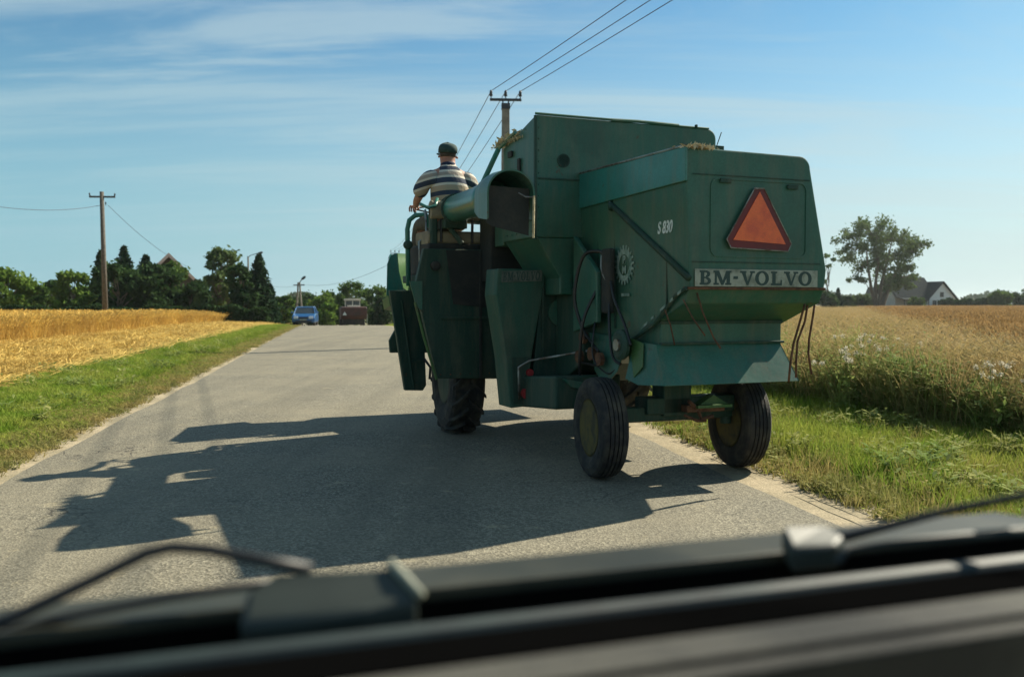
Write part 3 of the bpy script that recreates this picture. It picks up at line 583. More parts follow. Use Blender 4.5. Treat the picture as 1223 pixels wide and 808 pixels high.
bt(1193, 348, 230, 29, 'leafA', 'large rounded bush standing alone far right of the white house', 87, group=GRR, leaf=.45, base=.0, nlump=26)
bt(1216, 351, 240, 22, 'leafB', 'dark bush at the right edge of the photo', 88, group=GRR, leaf=.45, base=0)
for i_, (px, ty, wp) in enumerate([(1248, 340, 40), (1290, 345, 50), (955, 340, 40), (925, 346, 34)]):
    bt(px, ty, 235, wp, 'leafB', ['dark tree outside the right edge of the photo', 'wide tree far outside the right edge', 'tree hidden behind the harvester hood', 'low tree hidden behind the harvester skirt'][i_], 90+i_, group=GRR, leaf=.5)
a_, b_ = at(1118, 362, 228), at(1182, 362, 228)
hedge('garden_hedge', 'dark clipped hedge between the white house and the rounded bush', [(a_.x, 226), (b_.x, 230)], 2.4, 1.0, M['leafB'], 95, 6000, .4)
M['farwood'] = leafmat('distant_foliage', (.05, .09, .04), (.075, .11, .05), .1, .2)
def far_wood(name, x0, x1, y, h, seed):
    rng = np.random.default_rng(seed); n = 16000; x = rng.uniform(x0, x1, n); top = h*(.6 + .25*np.sin(x*.045+seed) + .2*np.sin(x*.11+2*seed) + .12*np.sin(x*.31)); P = np.stack([x, y + rng.normal(0, 6, n), rng.uniform(0, 1, n)**.6*np.maximum(top, .8)], -1)
    V, Fq = quads(P, 2.0, rng, 1.2); o = big(name, V, Fq, M['farwood']); o['kind'] = 'stuff'; return o
far_wood('distant_wood', -420, 60, 420, 9, 3); far_wood('distant_wood', 60, 620, 620, 9, 5)

# ------------------------------------------------------------------ poles, lamps and wires
def sag(p, q, s_, n=16): return [Vector(p).lerp(Vector(q), i/n) - Vector((0, 0, 4*s_*(i/n)*(1-i/n))) for i in range(n+1)]
def insulator(mb, x, y, z, k=1):
    mb.lathe([(0, .018*k), (.10*k, .018*k), (.10*k, .055*k), (.15*k, .06*k), (.16*k, .04*k), (.2*k, .05*k), (.25*k, .05*k), (.30*k, .02*k)], (x, y, z), (0, 0, 1), 10)
# tall wooden pole on the left
P1 = at(126, 372, 66); P1.z = float(ground_z(P1.x, 66)); top1 = at(124, 229, 66)
o = empty('utility_pole', P1, R(6), label='tall weathered wooden pole with a short crossarm standing in the left wheat field', cat='utility pole')
hp = top1.z - P1.z; MB().tube([(0, 0, -.2), (-.12, 0, hp)], [.20, .14], 12).build('pole', M['wood'], o, smooth=True)
MB().box(-.98, .80, -.06, .06, hp-.42, hp-.30).tube([(-.92, 0, hp-.3), (-.98, 0, hp-.12)], .05, 6).tube([(.74, 0, hp-.3), (.80, 0, hp-.14)], .05, 6).build('crossarm', M['dkmet'], o)
mb = MB(); insulator(mb, -.95, 0, hp-.32, .8); insulator(mb, .77, 0, hp-.32, .8); insulator(mb, .2, -.2, hp-1.0, .9); mb.build('insulator', M['dkmet'], o)
def wire(label, p, q, s_, r=.011, group='overhead power wires'):
    o = MB().tube(sag(p, q, s_), r, 5).build('power_wire', M['wire']); tag(o, label, 'wire', group); return o
wire('thin wire running from the tall wooden pole to the left edge of the photo', at(121, 245, 66), at(-60, 236, 50), .5, .016)
wire('thin wire sloping from the tall wooden pole down to the mossy roofed house', at(129, 245, 66), at(228, 320, 93), .5, .016)
# main concrete pole behind the harvester
ZM = 33.0; base = at(604, 372, ZM); base.z = 0; topm = at(602, 124, ZM)
o = empty('utility_pole', base, R(4), label='concrete power pole with three upright insulators behind the harvester tank', cat='utility pole')
hp = topm.z; mb = MB(); mb.loft([[(-a, -b, z), (a, -b, z), (a, b, z), (-a, b, z)] for a, b, z in ((.22, .16, -.3), (.13, .11, hp-.15))]); mb.build('pole', M['conc'], o, .02)
MB().box(-.19, .19, -.16, .16, hp-1.35, hp-1.25).build('pole_band', M['dkmet'], o); MB().box(-.15, .15, -.13, .13, hp-.2, hp).build('pole_band', M['dkmet'], o)
MB().box(-.56, .56, -.05, .05, hp+.10, hp+.18).tube([(-.1, 0, hp-.1), (-.1, 0, hp+.12)], .025).tube([(.1, 0, hp-.1), (.1, 0, hp+.12)], .025).build('crossarm', M['dkmet'], o)
tops = []
for x_ in (-.52, 0, .52):
    mb = MB(); insulator(mb, x_, 0, hp+.16, 1.05); mb.build('insulator', M['dkmet'], o); tops.append(base + Vector((x_*math.cos(R(4)), x_*math.sin(R(4)), hp+.44)))
# next pole of that line, seen above the header
base2 = at(472, 372, 127); base2.z = float(ground_z(base2.x, 127)); top2 = at(472, 303, 127)
o = empty('utility_pole', base2, R(4), label='small distant power pole seen above the left end of the green header', cat='utility pole'); hp = top2.z - base2.z
mb = MB(); mb.loft([[(-a, -a, z), (a, -a, z), (a, a, z), (-a, a, z)] for a, z in ((.2, -.3), (.14, hp))]); mb.build('pole', M['conc'], o)
MB().box(-.62, .62, -.05, .05, hp, hp+.1).build('crossarm', M['dkmet'], o)
mb = MB(); [insulator(mb, x_, 0, hp+.1, 1.4) for x_ in (-.56, 0, .56)]; mb.build('insulator', M['dkmet'], o)
for x_, tp, near, nm in zip((-.56, 0, .56), tops, ((746, 0), (775, 0), (801, 0)), ('left', 'middle', 'right')):
    q = Vector((base2.x + x_, 127, top2.z + .5)); wire(f'{nm} wire of the three running from the concrete pole down behind the driver', tp, q, 1.1, .013)
    a = at(*near, 22.8); e = tp + (a - tp) * 4.0; e.z = tp.z + .2; wire(f'{nm} wire of the three crossing the sky from the concrete pole to the top edge', tp, e, .25, .012)
# A-shaped pole near the blue car
YA = 100; cA = at(357, 337, YA); gz = float(ground_z(cA.x, YA)); o = empty('utility_pole', (cA.x, YA, gz), 0, label='A-shaped two-legged power pole with a lamp behind the blue car', cat='utility pole'); hp = cA.z - gz
MB().tube([(-.42, 0, -.2), (-.08, 0, hp)], [.13, .09], 8).build('leg', M['conc'], o); MB().tube([(.42, 0, -.2), (.08, 0, hp)], [.13, .09], 8).build('leg', M['conc'], o)
MB().box(-.6, .6, -.05, .05, hp-.35, hp-.25).box(-.22, .22, -.06, .06, hp*.55, hp*.55+.1).build('crossarm', M['dkmet'], o)
lp = MB().tube([(.1, 0, hp), (.35, -.1, hp+.35)], .05, 6).build('lamp_arm', M['dkmet'], o); MB().lathe([(0, .06), (.1, .13), (.4, .15), (.55, .08)], (.3, -.1, hp+.30), (.75, 0, .55), 10).build('lamp_head', M['dkmet'], lp)
wire('thin wire rising from the A-shaped pole toward the harvester', at(359, 339, YA), at(520, 282, 60), 1.2, .012)
wire('faint wire passing between the left trees and the A-shaped pole', at(300, 336, 84), at(356, 341, YA), .3, .012)
# street lamp in the left tree row
YL = 93; b0 = at(297, 372, YL); gz = float(ground_z(b0.x, YL)); tl = at(296, 306, YL); o = empty('street_lamp', (b0.x, YL, gz), 0, label='street lamp with a slanted arm rising above the left tree row', cat='street lamp'); hp = tl.z - gz
MB().tube([(0, 0, -.1), (0, 0, hp)], [.12, .08], 8).build('pole', M['conc'], o); ar = MB().tube([(0, 0, hp-.1), (.3, 0, hp+.12), (1.1, 0, hp+.32)], .035, 6).build('arm', M['dkmet'], o)
MB().lathe([(0, .05), (.1, .10), (.4, .12), (.5, .05)], (1.0, 0, hp+.30), (1, 0, .22), 10).build('lamp_head', M['dkmet'], ar)

# ------------------------------------------------------------------ oncoming blue car
M['blue'] = mat('blue_car_paint', (.012, .10, .28), .3, .2, (.02, .13, .33), 2, coat=.6)
M['cglass'] = mat('car_glass', (.02, .03, .035), .08, spec=.8); M['lamp'] = mat('headlamp_glass', (.6, .65, .7), .15); M['plast'] = mat('black_plastic', (.02, .02, .022), .6)
def wheel(parent, c, r, wd, name='wheel', rimm=None, axis=(1, 0, 0)):
    a = Vector(axis); o = MB().lathe([(-wd/2, r*.62), (-wd/2, r*.9), (-wd*.38, r), (wd*.38, r), (wd/2, r*.9), (wd/2, r*.62)], c, axis, 24).build(name, M['rubber'], parent, smooth=False)
    MB().lathe([(-wd*.42, r*.62), (-wd*.3, r*.5), (-wd*.3, .02), (wd*.3, .02), (wd*.3, r*.5), (wd*.42, r*.62)], c, axis, 20).build('rim', rimm or M['metal'], o); return o
yc = 72; pc = at(365, 388, yc); gz = float(ground_z(pc.x, yc)); o = empty('car', (pc.x, yc, gz+.03), R(8), label='small blue car coming toward the camera on the left side of the road', cat='car')
def carprof(xw): return None
mb = MB(); body = [(-2.0, .32), (-2.05, .62), (-1.85, .82), (-1.05, .95), (1.6, 1.0), (2.0, .9), (2.05, .45), (1.9, .28), (-1.8, .25)]
mb.loft([[(x_, y_, z_ * (1 if abs(x_) < .8 else .985)) for y_, z_ in body] for x_ in (-.86, -.78, .78, .86)]); mb.build('body', M['blue'], o, .06)
gh = [(-1.0, .93), (-.35, 1.42), (1.2, 1.44), (1.75, .98)]
mb = MB(); mb.loft([[(sx*(.80 if z_ < 1.2 else .64), y_, z_) for y_, z_ in gh] for sx in (-1, 1)]); mb.build('glasshouse', M['cglass'], o, .03)
mb = MB(); mb.loft([[(sx*.66, y_, z_) for y_, z_ in ((-.38, 1.415), (-.3, 1.475), (1.15, 1.49), (1.25, 1.43))] for sx in (-1, 1)])
for sx in (-1, 1): mb.tube([(sx*.80, -1.02, .93), (sx*.65, -.36, 1.43)], .035, 6); mb.tube([(sx*.80, 1.75, .97), (sx*.65, 1.22, 1.44)], .05, 6); mb.tube([(sx*.81, .35, .97), (sx*.66, .35, 1.44)], .04, 6)
mb.build('roof', M['blue'], o, .02)
for sx in (-1, 1):
    MB().box(sx*.56-.17, sx*.56+.17, -2.055, -1.9, .56, .76).build('headlight', M['lamp'], o, .04)
    MB().box(sx*.95-.09, sx*.95+.09, -.85, -.72, .96, 1.1).build('mirror', M['blue'], o, .03)
    for yy in (-1.25, 1.25): wheel(o, (sx*.76, yy, .31), .31, .19)
MB().box(-.36, .36, -2.075, -2.0, .58, .70).build('grille', M['plast'], o); MB().box(-.6, .6, -2.07, -2.0, .30, .42).build('air_intake', M['plast'], o); MB().box(-.26, .26, -2.09, -2.076, .44, .54).build('number_plate', M['platew'], o)
mb = MB(); mb.tube([(-.5, -1.0, .97), (.1, -.95, .99)], .012, 5); mb.build('wiper', M['plast'], o)

# ------------------------------------------------------------------ red harvester driving far ahead
M['redh'] = mat('harvester_red', (.085, .028, .020), .7, 0, (.05, .025, .018), 2, .4, .65); M['beige'] = mat('cab_roof', (.62, .56, .44), .6)
yt = 92; pt_ = at(422, 388, yt); gz = float(ground_z(pt_.x, yt)); o = empty('combine_harvester', (pt_.x, yt, gz+.03), R(13), label='dark red harvester with a pale cab roof driving far ahead on the road', cat='harvester')
zt = at(422, 357, yt).z - gz
mb = MB(); mb.loft([[(-1.25, y_, z0), (1.25, y_, z0), (1.25, y_, z1), (1.15, y_, z1+.1), (-1.15, y_, z1+.1), (-1.25, y_, z1)] for y_, z0, z1 in ((-1.6, 1.35, 2.05), (-1.4, 1.0, 2.1), (2.6, .9, 2.1))]); mb.build('body', M['redh'], o, .04)
MB().box(-1.05, 1.05, -1.3, 2.2, .45, 1.3).build('underbody', M['grime'], o, .05)
cb = MB().box(-.72, .72, 1.2, 2.5, 2.1, zt-.22).build('cab', M['cglass'], o, .05); MB().box(-.80, .80, 1.1, 2.6, zt-.2, zt).build('cab_roof', M['beige'], cb, .05)
[MB().box(x_-.05, x_+.05, 1.15, 1.22, 2.1, zt-.2).build('cab_pillar', M['beige'], cb) for x_ in (-.72, 0, .72)]
MB().box(-.62, .62, -1.0, -.2, 2.19, 2.34).build('tank_cover', M['beige'], o, .05)
for sx in (-1, 1): wheel(o, (sx*1.02, 2.0, .68), .68, .42, rimm=M['beige']); wheel(o, (sx*.95, -.9, .42), .42, .25, rimm=M['beige'])
MB().poly([(-1.12, -1.63, 1.38), (-.72, -1.63, 1.38), (-.92, -1.63, 1.75)], (0, .02, 0)).build('warning_triangle', M['white'], o)
MB().box(1.22, 1.32, -1.45, -1.35, .6, 1.5).build('marker_board', M['platew'], o); MB().box(1.25, 1.5, 1.9, 1.98, 2.0, 2.25).build('mirror', M['plast'], o)

# ------------------------------------------------------------------ the green harvester
HA = R(22); HO = Vector((1.392, 8.010, .03))
H = empty('combine_harvester', HO, HA, label='large old green harvester with orange warning triangle driving on the right side of the road', cat='harvester')
G, GD, G2 = M['green'], M['greend'], M['green2']
def rrect(u0, u1, z0, z1, r, n=5, corners=(1, 1, 1, 1)):      # outline in (u,z), corners tl,tr,br,bl
    P = []
    for cx, cz, a, k in ((u0+r, z1-r, math.pi, corners[0]), (u1-r, z1-r, math.pi/2, corners[1]), (u1-r, z0+r, 0, corners[2]), (u0+r, z0+r, -math.pi/2, corners[3])):
        if k: P += arc((cx, cz), r, a, a - math.pi/2, n)
        else: P.append({0: (u0, z1), 1: (u1, z1), 2: (u1, z0), 3: (u0, z0)}[[math.pi, math.pi/2, 0, -math.pi/2].index(a)])
    return P
# rear hood
def hring(v, zb, flare=0):
    top = arc((-.42+.05, 2.66-.05), .05, math.pi, math.pi/2, 4) + arc((.755-.10, 2.65-.10), .10, math.pi/2, 0, 6)
    return [(-.38, v, zb)] + [(u, v, z) for u, z in top] + [(.93, v, 1.74 if zb < 1.74 else zb+.02), (.91, v, zb)]
mb = MB(); mb.loft([hring(-.86, 1.60), hring(-.80, 1.47), hring(-.38, 1.31), hring(.0, 1.16), hring(.98, 1.16)])
hood = mb.build('rear_hood', G, H, .012)
mb = MB()                                                     # raised upper band on the left flank and folded lips
mb.loft([[(-.436, -.875, 2.40), (-.436, -.875, 2.66), (-.436, .95, 2.68), (-.436, .95, 2.36)], [(-.415, -.875, 2.40), (-.415, -.875, 2.66), (-.415, .95, 2.68), (-.415, .95, 2.36)]])
mb.build('upper_side_band', M['teal'], hood, .006)
MB().tube([(-.43, -.87, 2.668), (-.43, .95, 2.69)], .010, 6).build('top_edge_trim', M['metal'], hood)
MB().tube([(-.42, .32, 2.33), (-.40, -.88, 1.66)], .026, 8).tube([(-.41, .36, 2.36), (-.44, .30, 2.30)], .03, 6).build('diagonal_brace', GD, hood, smooth=True)
mb = MB()
for v0 in (.30, .62): mb.box(-.404, -.36, v0, v0+.008, 1.25, 2.36)
mb.box(-.395, -.36, -.55, -.54, 1.42, 2.36).build('panel_seam', GD, hood)
mb = MB(); mb.tube([(-.405, -.86, 1.585), (-.405, -.70, 1.53), (-.405, -.38, 1.30), (-.405, -.02, 1.155)], .016, 6); mb.build('bottom_flange', GD, hood)
mb = MB()
for f, l_ in ((.05, .06), (.20, .05), (.33, .10), (.55, .06), (.68, .13)):
    pq = lambda q: (-.84 + .80*q, 1.575 - .405*q); (va0, za0), (va1, za1) = pq(f), pq(f + l_); mb.poly([(-.422, va0, za0), (-.422, va1, za1), (-.422, va1, za1+.022), (-.422, va0, za0+.022)], (.01, 0, 0))
mb.build('worn_edge_patch', M['emblem'], hood)
def bolts(name, pts, nrm, parent, r_=.007, m=None):
    mb = MB()
    for p_ in pts: mb.lathe([(0, r_*1.25), (.003, r_), (.008, r_*.8), (.008, 0)], p_, nrm, 6)
    mb.build(name, m or G, parent)
bolts('bolt_row', [(-.408, .92, 1.25 + .12*k) for k in range(9)], (-1, 0, 0), hood)
# rear door on the hood
op = rrect(-.20, .72, 1.83, 2.44, .07); inn = rrect(-.188, .708, 1.842, 2.428, .06); mb = MB()
n_ = len(op); mb.add([(u, -.868, z) for u, z in op] + [(u, -.868, z) for u, z in inn] + [(u, -.857, z) for u, z in op] + [(u, -.857, z) for u, z in inn],
    [(i, (i+1) % n_, n_+(i+1) % n_, n_+i) for i in range(n_)] + [(i, (i+1) % n_, 2*n_+(i+1) % n_, 2*n_+i) for i in range(n_)] + [(n_+i, n_+(i+1) % n_, 3*n_+(i+1) % n_, 3*n_+i) for i in range(n_)])
door = mb.build('rear_door', G, H)
mb = MB(); [mb.box(u, u+.10, -.882, -.862, z, z+.035) for u, z in ((-.12, 2.40), (.52, 2.38))]; mb.build('hinge', GD, door, .004)
MB().box(-.36, .745, -.866, -.855, 2.455, 2.463).box(-.36, .86, -.866, -.855, 1.785, 1.793).build('panel_crease', GD, hood)
# warning triangle
TA, TB, TC = (.235, 2.345), (-.010, 1.962), (.490, 1.938)
tb = MB(); oc = [(.190, 2.372), (.280, 2.368), (.548, 1.945), (.515, 1.882), (-.028, 1.900), (-.068, 1.965)]
tb.loft([[(u, v, z) for u, z in oc] for v in (-.892, -.884)]); tri = tb.build('warning_triangle', M['dred'], H)
MB().poly([(TA[0], -.8975, TA[1]), (TB[0], -.8975, TB[1]), (TC[0], -.8975, TC[1])], (0, .004, 0)).build('reflector', M['orange'], tri)
mb = MB(); [mb.tube([(a[0], -.893, a[1]), (b[0], -.893, b[1])], .005, 5) for a, b in zip(oc, oc[1:] + oc[:1])]
mb.box(.19, .28, -.90, -.888, 2.362, 2.374).box(.23, .28, -.888, -.86, 2.05, 2.30).build('frame', M['metal'], tri)
# plates with raised slab-serif letters
def letters(text, u0, z0, hgt, gap=.16, wf=.95, st=.26, sf=.14):
    """list of 2-D polygons"""
    out = []; x = u0; h_ = hgt
    def P(*pts): out.append([(x + a*h_, z0 + b*h_) for a, b in pts])
    def ring(cx, cz, rx, rz, tx, tz, a0=0, a1=2*math.pi, n=20):
        for i in range(n):
            a = a0 + (a1-a0)*i/n; b = a0 + (a1-a0)*(i+1)/n
            P((cx+rx*math.cos(a), cz+rz*math.sin(a)), (cx+rx*math.cos(b), cz+rz*math.sin(b)), (cx+(rx-tx)*math.cos(b), cz+(rz-tz)*math.sin(b)), (cx+(rx-tx)*math.cos(a), cz+(rz-tz)*math.sin(a)))
    for ch in text:
        if ch == 'B':
            P((.08, 0), (.08+st, 0), (.08+st, 1), (.08, 1)); P((0, 0), (.5, 0), (.5, sf), (0, sf)); P((0, 1-sf), (.5, 1-sf), (.5, 1), (0, 1)); P((.3, .45), (.55, .45), (.55, .45+sf*.8), (.3, .45+sf*.8))
            ring(.48, .27, .36, .27, st*.95, sf, -math.pi/2, math.pi/2, 10); ring(.46, .755, .32, .245, st*.9, sf, -math.pi/2, math.pi/2, 10); x += (.86 + gap)*h_
        elif ch == 'M':
            P((.10, 0), (.10+st*.6, 0), (.10+st*.6, 1), (.10, 1)); P((.98, 0), (.98+st, 0), (.98+st, 1), (.98, 1)); P((.10, 1), (.42, 1), (.76, .16), (.58, .0)); P((1.24, 1), (.96, 1), (.58, .0), (.74, .0))
            P((0, 0), (.40, 0), (.40, sf), (0, sf)); P((.88, 0), (1.34, 0), (1.34, sf), (.88, sf)); P((0, 1-sf), (.3, 1-sf), (.3, 1), (0, 1)); P((1.05, 1-sf), (1.34, 1-sf), (1.34, 1), (1.05, 1)); x += (1.34 + gap)*h_
        elif ch == '-': P((0, .42), (.34, .42), (.34, .62), (0, .62)); x += (.34 + gap)*h_
        elif ch == 'V':
            P((.08, 1), (.08+st*1.15, 1), (.66, .0), (.50, .0)); P((1.02, 1), (.88, 1), (.54, .12), (.64, 0)); P((0, 1-sf), (.48, 1-sf), (.48, 1), (0, 1)); P((.76, 1-sf), (1.14, 1-sf), (1.14, 1), (.76, 1)); x += (1.10 + gap*.5)*h_
        elif ch == 'O': ring(.52, .5, .54, .53, st*1.05, sf*1.05, n=24); x += (1.06 + gap)*h_
        elif ch == 'L':
            P((.10, 0), (.10+st, 0), (.10+st, 1), (.10, 1)); P((0, 0), (.86, 0), (.86, sf), (0, sf)); P((0, 1-sf), (.48, 1-sf), (.48, 1), (0, 1)); P((.72, 0), (.86, 0), (.86, .4), (.76, .4)); x += (.86 + gap)*h_
    return out, x
def plate(name, org, du, dz, nrm, width, height, text, parent, margin=.03, off=.006, pm=None):
    """plate spanned by unit vectors du (reading direction) and dz, facing nrm"""
    du, dz, nrm = Vector(du), Vector(dz), Vector(nrm); org = Vector(org)
    mb = MB(); a = [org, org+du*width, org+du*width+dz*height, org+dz*height]; mb.loft([a, [p + nrm*off for p in a]]); po = mb.build(name, pm or M['platew'], parent, .002)
    lh = height*(1-2*margin-.12); polys, xe = letters(text, 0, 0, lh); k = width*.93 / xe; lb = MB()
    for j, pg in enumerate(polys):
        nn = off + .0015 + .00006*(j % 9); q = [org + du*(width*.035 + u*k) + dz*(height*.5 - lh/2 + z) for u, z in pg]
        lb.loft([[p + nrm*(off*.5) for p in q], [p + nrm*nn for p in q]])
    lb.build('lettering', M['plated'], po); return po
plate('name_plate', (-.34, -.866, 1.60), (1, 0, .0), (0, 0, 1), (0, -1, 0), 1.17, .135, 'BM-VOLVO', H)
MB().box(-.40, .92, -.868, -.80, 1.575, 1.597).build('hood_bottom_lip', M['rust'], hood, .003)
# model number and round gear emblem on the left flank
def text_mesh(name, body, size, m, parent, loc, ux, uz, nrm, shear=0, sx=1, ext=.0015, label=None, bold=0):
    c = bpy.data.curves.new(name, 'FONT'); c.body = body; c.size = size; c.extrude = ext; c.shear = shear; c.align_x = 'CENTER'; c.align_y = 'CENTER'; c.offset = bold
    t = bpy.data.objects.new('t', c); me = bpy.data.meshes.new_from_object(t); bpy.data.objects.remove(t); ux, uz, nrm = Vector(ux), Vector(uz), Vector(nrm)
    me.transform(Matrix(((ux.x*sx, uz.x, nrm.x, loc[0]), (ux.y*sx, uz.y, nrm.y, loc[1]), (ux.z*sx, uz.z, nrm.z, loc[2]), (0, 0, 0, 1)))); me.materials.clear(); return link(name, me, m, parent)
text_mesh('model_number', 'S 830', .135, M['white'], H, (-.404, -.53, 2.07), (0, -1, 0), (0, 0, 1), (-1, 0, 0), .25, .72, bold=.003)
E_ = (-.402, .13, 1.80); mb = MB(); nt_ = 20
for k in range(nt_):
    a0, a1 = 2*math.pi*k/nt_, 2*math.pi*(k+.55)/nt_; q = [(r*math.cos(a), r*math.sin(a)) for r, a in ((.135, a0), (.172, a0+.03), (.172, a1-.03), (.135, a1))]
    mb.loft([[(E_[0]-d, E_[1]-u, E_[2]+z) for u, z in q] for d in (0, .004)])
for k in range(32):
    a0, a1 = 2*math.pi*k/32, 2*math.pi*(k+1)/32; q = [(r*math.cos(a), r*math.sin(a)) for r, a in ((.092, a0), (.138, a0), (.138, a1), (.092, a1))]
    mb.loft([[(E_[0]-d, E_[1]-u, E_[2]+z) for u, z in q] for d in (0, .003)])
em = mb.build('gear_emblem', M['emblem'], H)
text_mesh('emblem_letter', 'B', .10, M['emblem'], em, (E_[0]-.002, E_[1], E_[2]+.04), (0, -1, 0), (0, 0, 1), (-1, 0, 0), bold=.004); text_mesh('emblem_letter', 'M', .09, M['emblem'], em, (E_[0]-.002, E_[1], E_[2]-.045), (0, -1, 0), (0, 0, 1), (-1, 0, 0), bold=.004)
MB().box(-.408, -.40, .04, .17, 1.53, 1.555).build('small_decal', M['emblem'], H)

# straw outlet housing and spreader skirt under the hood
MB().loft([[(-.36, v, z0), (.83, v, z0), (.83, v, z1), (-.36, v, z1)] for v, z0, z1 in ((-.42, 1.10, 1.52), (.9, .88, 1.5))]).build('straw_walker_housing', G, H, .01)
MB().box(-.37, .84, -.43, -.40, 1.30, 1.325).box(-.37, .84, -.455, -.40, 1.13, 1.15).build('housing_rib', GD, H, .004)
sk = MB(); sk.loft([[(u, -.43, 1.135), (u + (.07 if u > 0 else -.02), -.60, .815), (u + (.07 if u > 0 else -.02), -.59, .81), (u, -.415, 1.13)] for u in (-.41, .80)]); sko = sk.build('spreader_skirt', G2, H)
MB().poly([(.80, -.43, 1.135), (.875, -.60, .815), (.90, -.18, .80), (.84, -.12, 1.12)], (.006, 0, .002)).build('skirt_end', G2, sko)
MB().poly([(.50, -.425, 1.14), (.81, -.425, 1.14), (.84, -.16, 1.145), (.5, -.16, 1.145)], (0, 0, .008)).build('skirt_top_lip', G2, sko)
MB().poly([(-.41, -.43, 1.135), (-.43, -.60, .815), (-.50, -.30, .80), (-.52, -.12, .84), (-.44, -.12, 1.15)], (-.006, 0, 0)).build('skirt_end', G2, sko)
# left lower shields seen below the flank
MB().poly([(-.43, -.02, 1.17), (-.43, .72, 1.2), (-.46, .55, .86), (-.50, .28, .74), (-.50, .06, .88)], (-.012, 0, 0)).build('flank_shield', G, H, .004)
MB().poly([(-.44, -.28, 1.14), (-.44, -.05, 1.18), (-.48, -.10, .80), (-.50, -.24, .86), (-.48, -.34, .95)], (-.01, 0, 0)).build('flank_shield', M['limegreen'], H, .004)
mb = MB().lathe([(-.03, .0), (-.03, .10), (-.015, .13), (.015, .13), (.03, .10), (.03, 0)], (-.53, -.05, 1.12), (1, 0, 0), 28); pu = mb.build('pulley', GD, H)
MB().lathe([(-.04, 0), (-.04, .05), (0, .05)], (-.54, -.05, 1.12), (1, 0, 0), 16).build('pulley_hub', M['metal'], pu)
# three rods at the right rear and loose ones on the left
def rod(*p, r=.010): MB().tube([HL(*q) for q in p], r, 6).build('rake_tine', M['rust'], H, smooth=True)
HL = lambda u, v, z: (u, v, z)
rod((.80, -.78, 1.52), (.74, -.78, 1.34), (.655, -.80, 1.14), (.61, -.82, .99), (.595, -.82, .83)); rod((.87, -.74, 1.60), (.80, -.76, 1.32), (.72, -.77, 1.16), (.70, -.78, 1.0), (.70, -.78, .86)); rod((.93, -.74, 1.56), (.89, -.75, 1.36), (.845, -.76, 1.17), (.84, -.76, 1.05), (.875, -.76, .88))
rod((-.30, -.84, 1.55), (-.26, -.86, 1.40), (-.17, -.88, 1.20), (-.12, -.90, 1.12), r=.007); rod((-.40, -.80, 1.50), (-.34, -.84, 1.36), (-.25, -.88, 1.22), r=.006); rod((-.44, -.60, 1.42), (-.40, -.62, 1.30), (-.36, -.62, 1.14), r=.006)

# grain tank
def tring(v, zt):
    c = arc((1.09-.10, zt-.10), .10, math.pi/2, 0, 5)
    return [(-.88, v, 2.08), (-.88, v, zt)] + [(u, v, z) for u, z in c] + [(1.09, v, 2.08)]
mb = MB(); mb.loft([tring(.95, 3.21), tring(1.78, 3.02)]); tank = mb.build('grain_tank', G, H, .015)
MB().loft([[(-.875, v, 2.05), (-.875, v, 2.80), (1.05, v, 2.80), (1.05, v, 2.05)] for v in (1.785, 2.03)]).build('tank_front_panel', G, tank, .01)
MB().loft([[(-.02, v, 1.7), (-.02, v, z1), (1.0, v, z1), (1.0, v, 1.7)] for v, z1 in ((2.04, 2.75), (2.6, 2.9), (3.9, 2.8))]).build('engine_compartment', G, H, .03)
mb = MB().loft([[(-.86, .96, 2.08), (1.07, .96, 2.08), (1.07, 1.77, 2.08), (-.86, 1.77, 2.08)], [(-.55, .99, 1.60), (.95, .99, 1.60), (.95, 1.7, 1.60), (-.55, 1.7, 1.60)]]); mb.build('tank_bottom', G, H, .01)
MB().box(-.895, -.875, .94, .965, 2.06, 3.20).box(-.86, 1.0, .938, .952, 2.62, 2.632).box(-.30, -.285, .937, .952, 2.1, 2.62).build('tank_seam', GD, tank)
MB().lathe([(0, .055), (.012, .055), (.012, .0)], (-.60, .94, 2.80), (0, 1, 0), 28).build('port_hole', M['grime'], tank)
MB().lathe([(0, .064), (.01, .064), (.01, .056), (0, .056)], (-.60, .938, 2.80), (0, 1, 0), 28).build('port_ring', GD, tank)
MB().tube([(-.89, .94, 3.215), (-.1, .94, 3.215)], .012, 6).tube([(-.1, .94, 3.212), (.2, .95, 3.222), (.65, .95, 3.215)], .016, 6).tube([(.65, .95, 3.21), (1.0, .95, 3.21)], .010, 6).build('rolled_rim', G, tank)
MB().box(1.10, 1.22, 1.0, 1.12, 2.95, 3.06).box(.82, .84, .9, .93, 3.2, 3.23).tube([(1.1, 1.05, 2.9), (1.2, 1.02, 3.2)], .006, 5).build('tank_latch', GD, tank, .01)
def chaff(name, c, sd_, n, seed, parent):
    rng = np.random.default_rng(seed); P = rng.normal(0, 1, (n, 3)) * np.array(sd_) + np.array(c); P[:, 2] = np.maximum(P[:, 2], c[2]); V, Fq = quads(P, .022, rng, 2.5); return big(name, V, Fq, M['chaff'], parent)
chaff('chaff_pile', (-.87, 1.62, 3.06), (.02, .14, .035), 900, 4, tank); chaff('chaff_pile', (-.30, -.84, 2.662), (.06, .025, .003), 260, 5, hood)
MB().tube([(-.92, 1.80, 3.02), (-1.06, 2.02, 2.60)], .028, 8).tube([(-.92, 1.80, 3.02), (-.90, 1.4, 3.12)], .02, 6).build('tank_brace', M['teal'], H)
mb = MB().box(-.902, -.885, 1.30, 1.36, 2.70, 2.86).box(-.905, -.885, 1.50, 1.60, 2.90, 2.96).box(-.898, -.885, 1.05, 1.12, 2.4, 2.46); mb.build('tank_bracket', M['grime'], tank, .006)

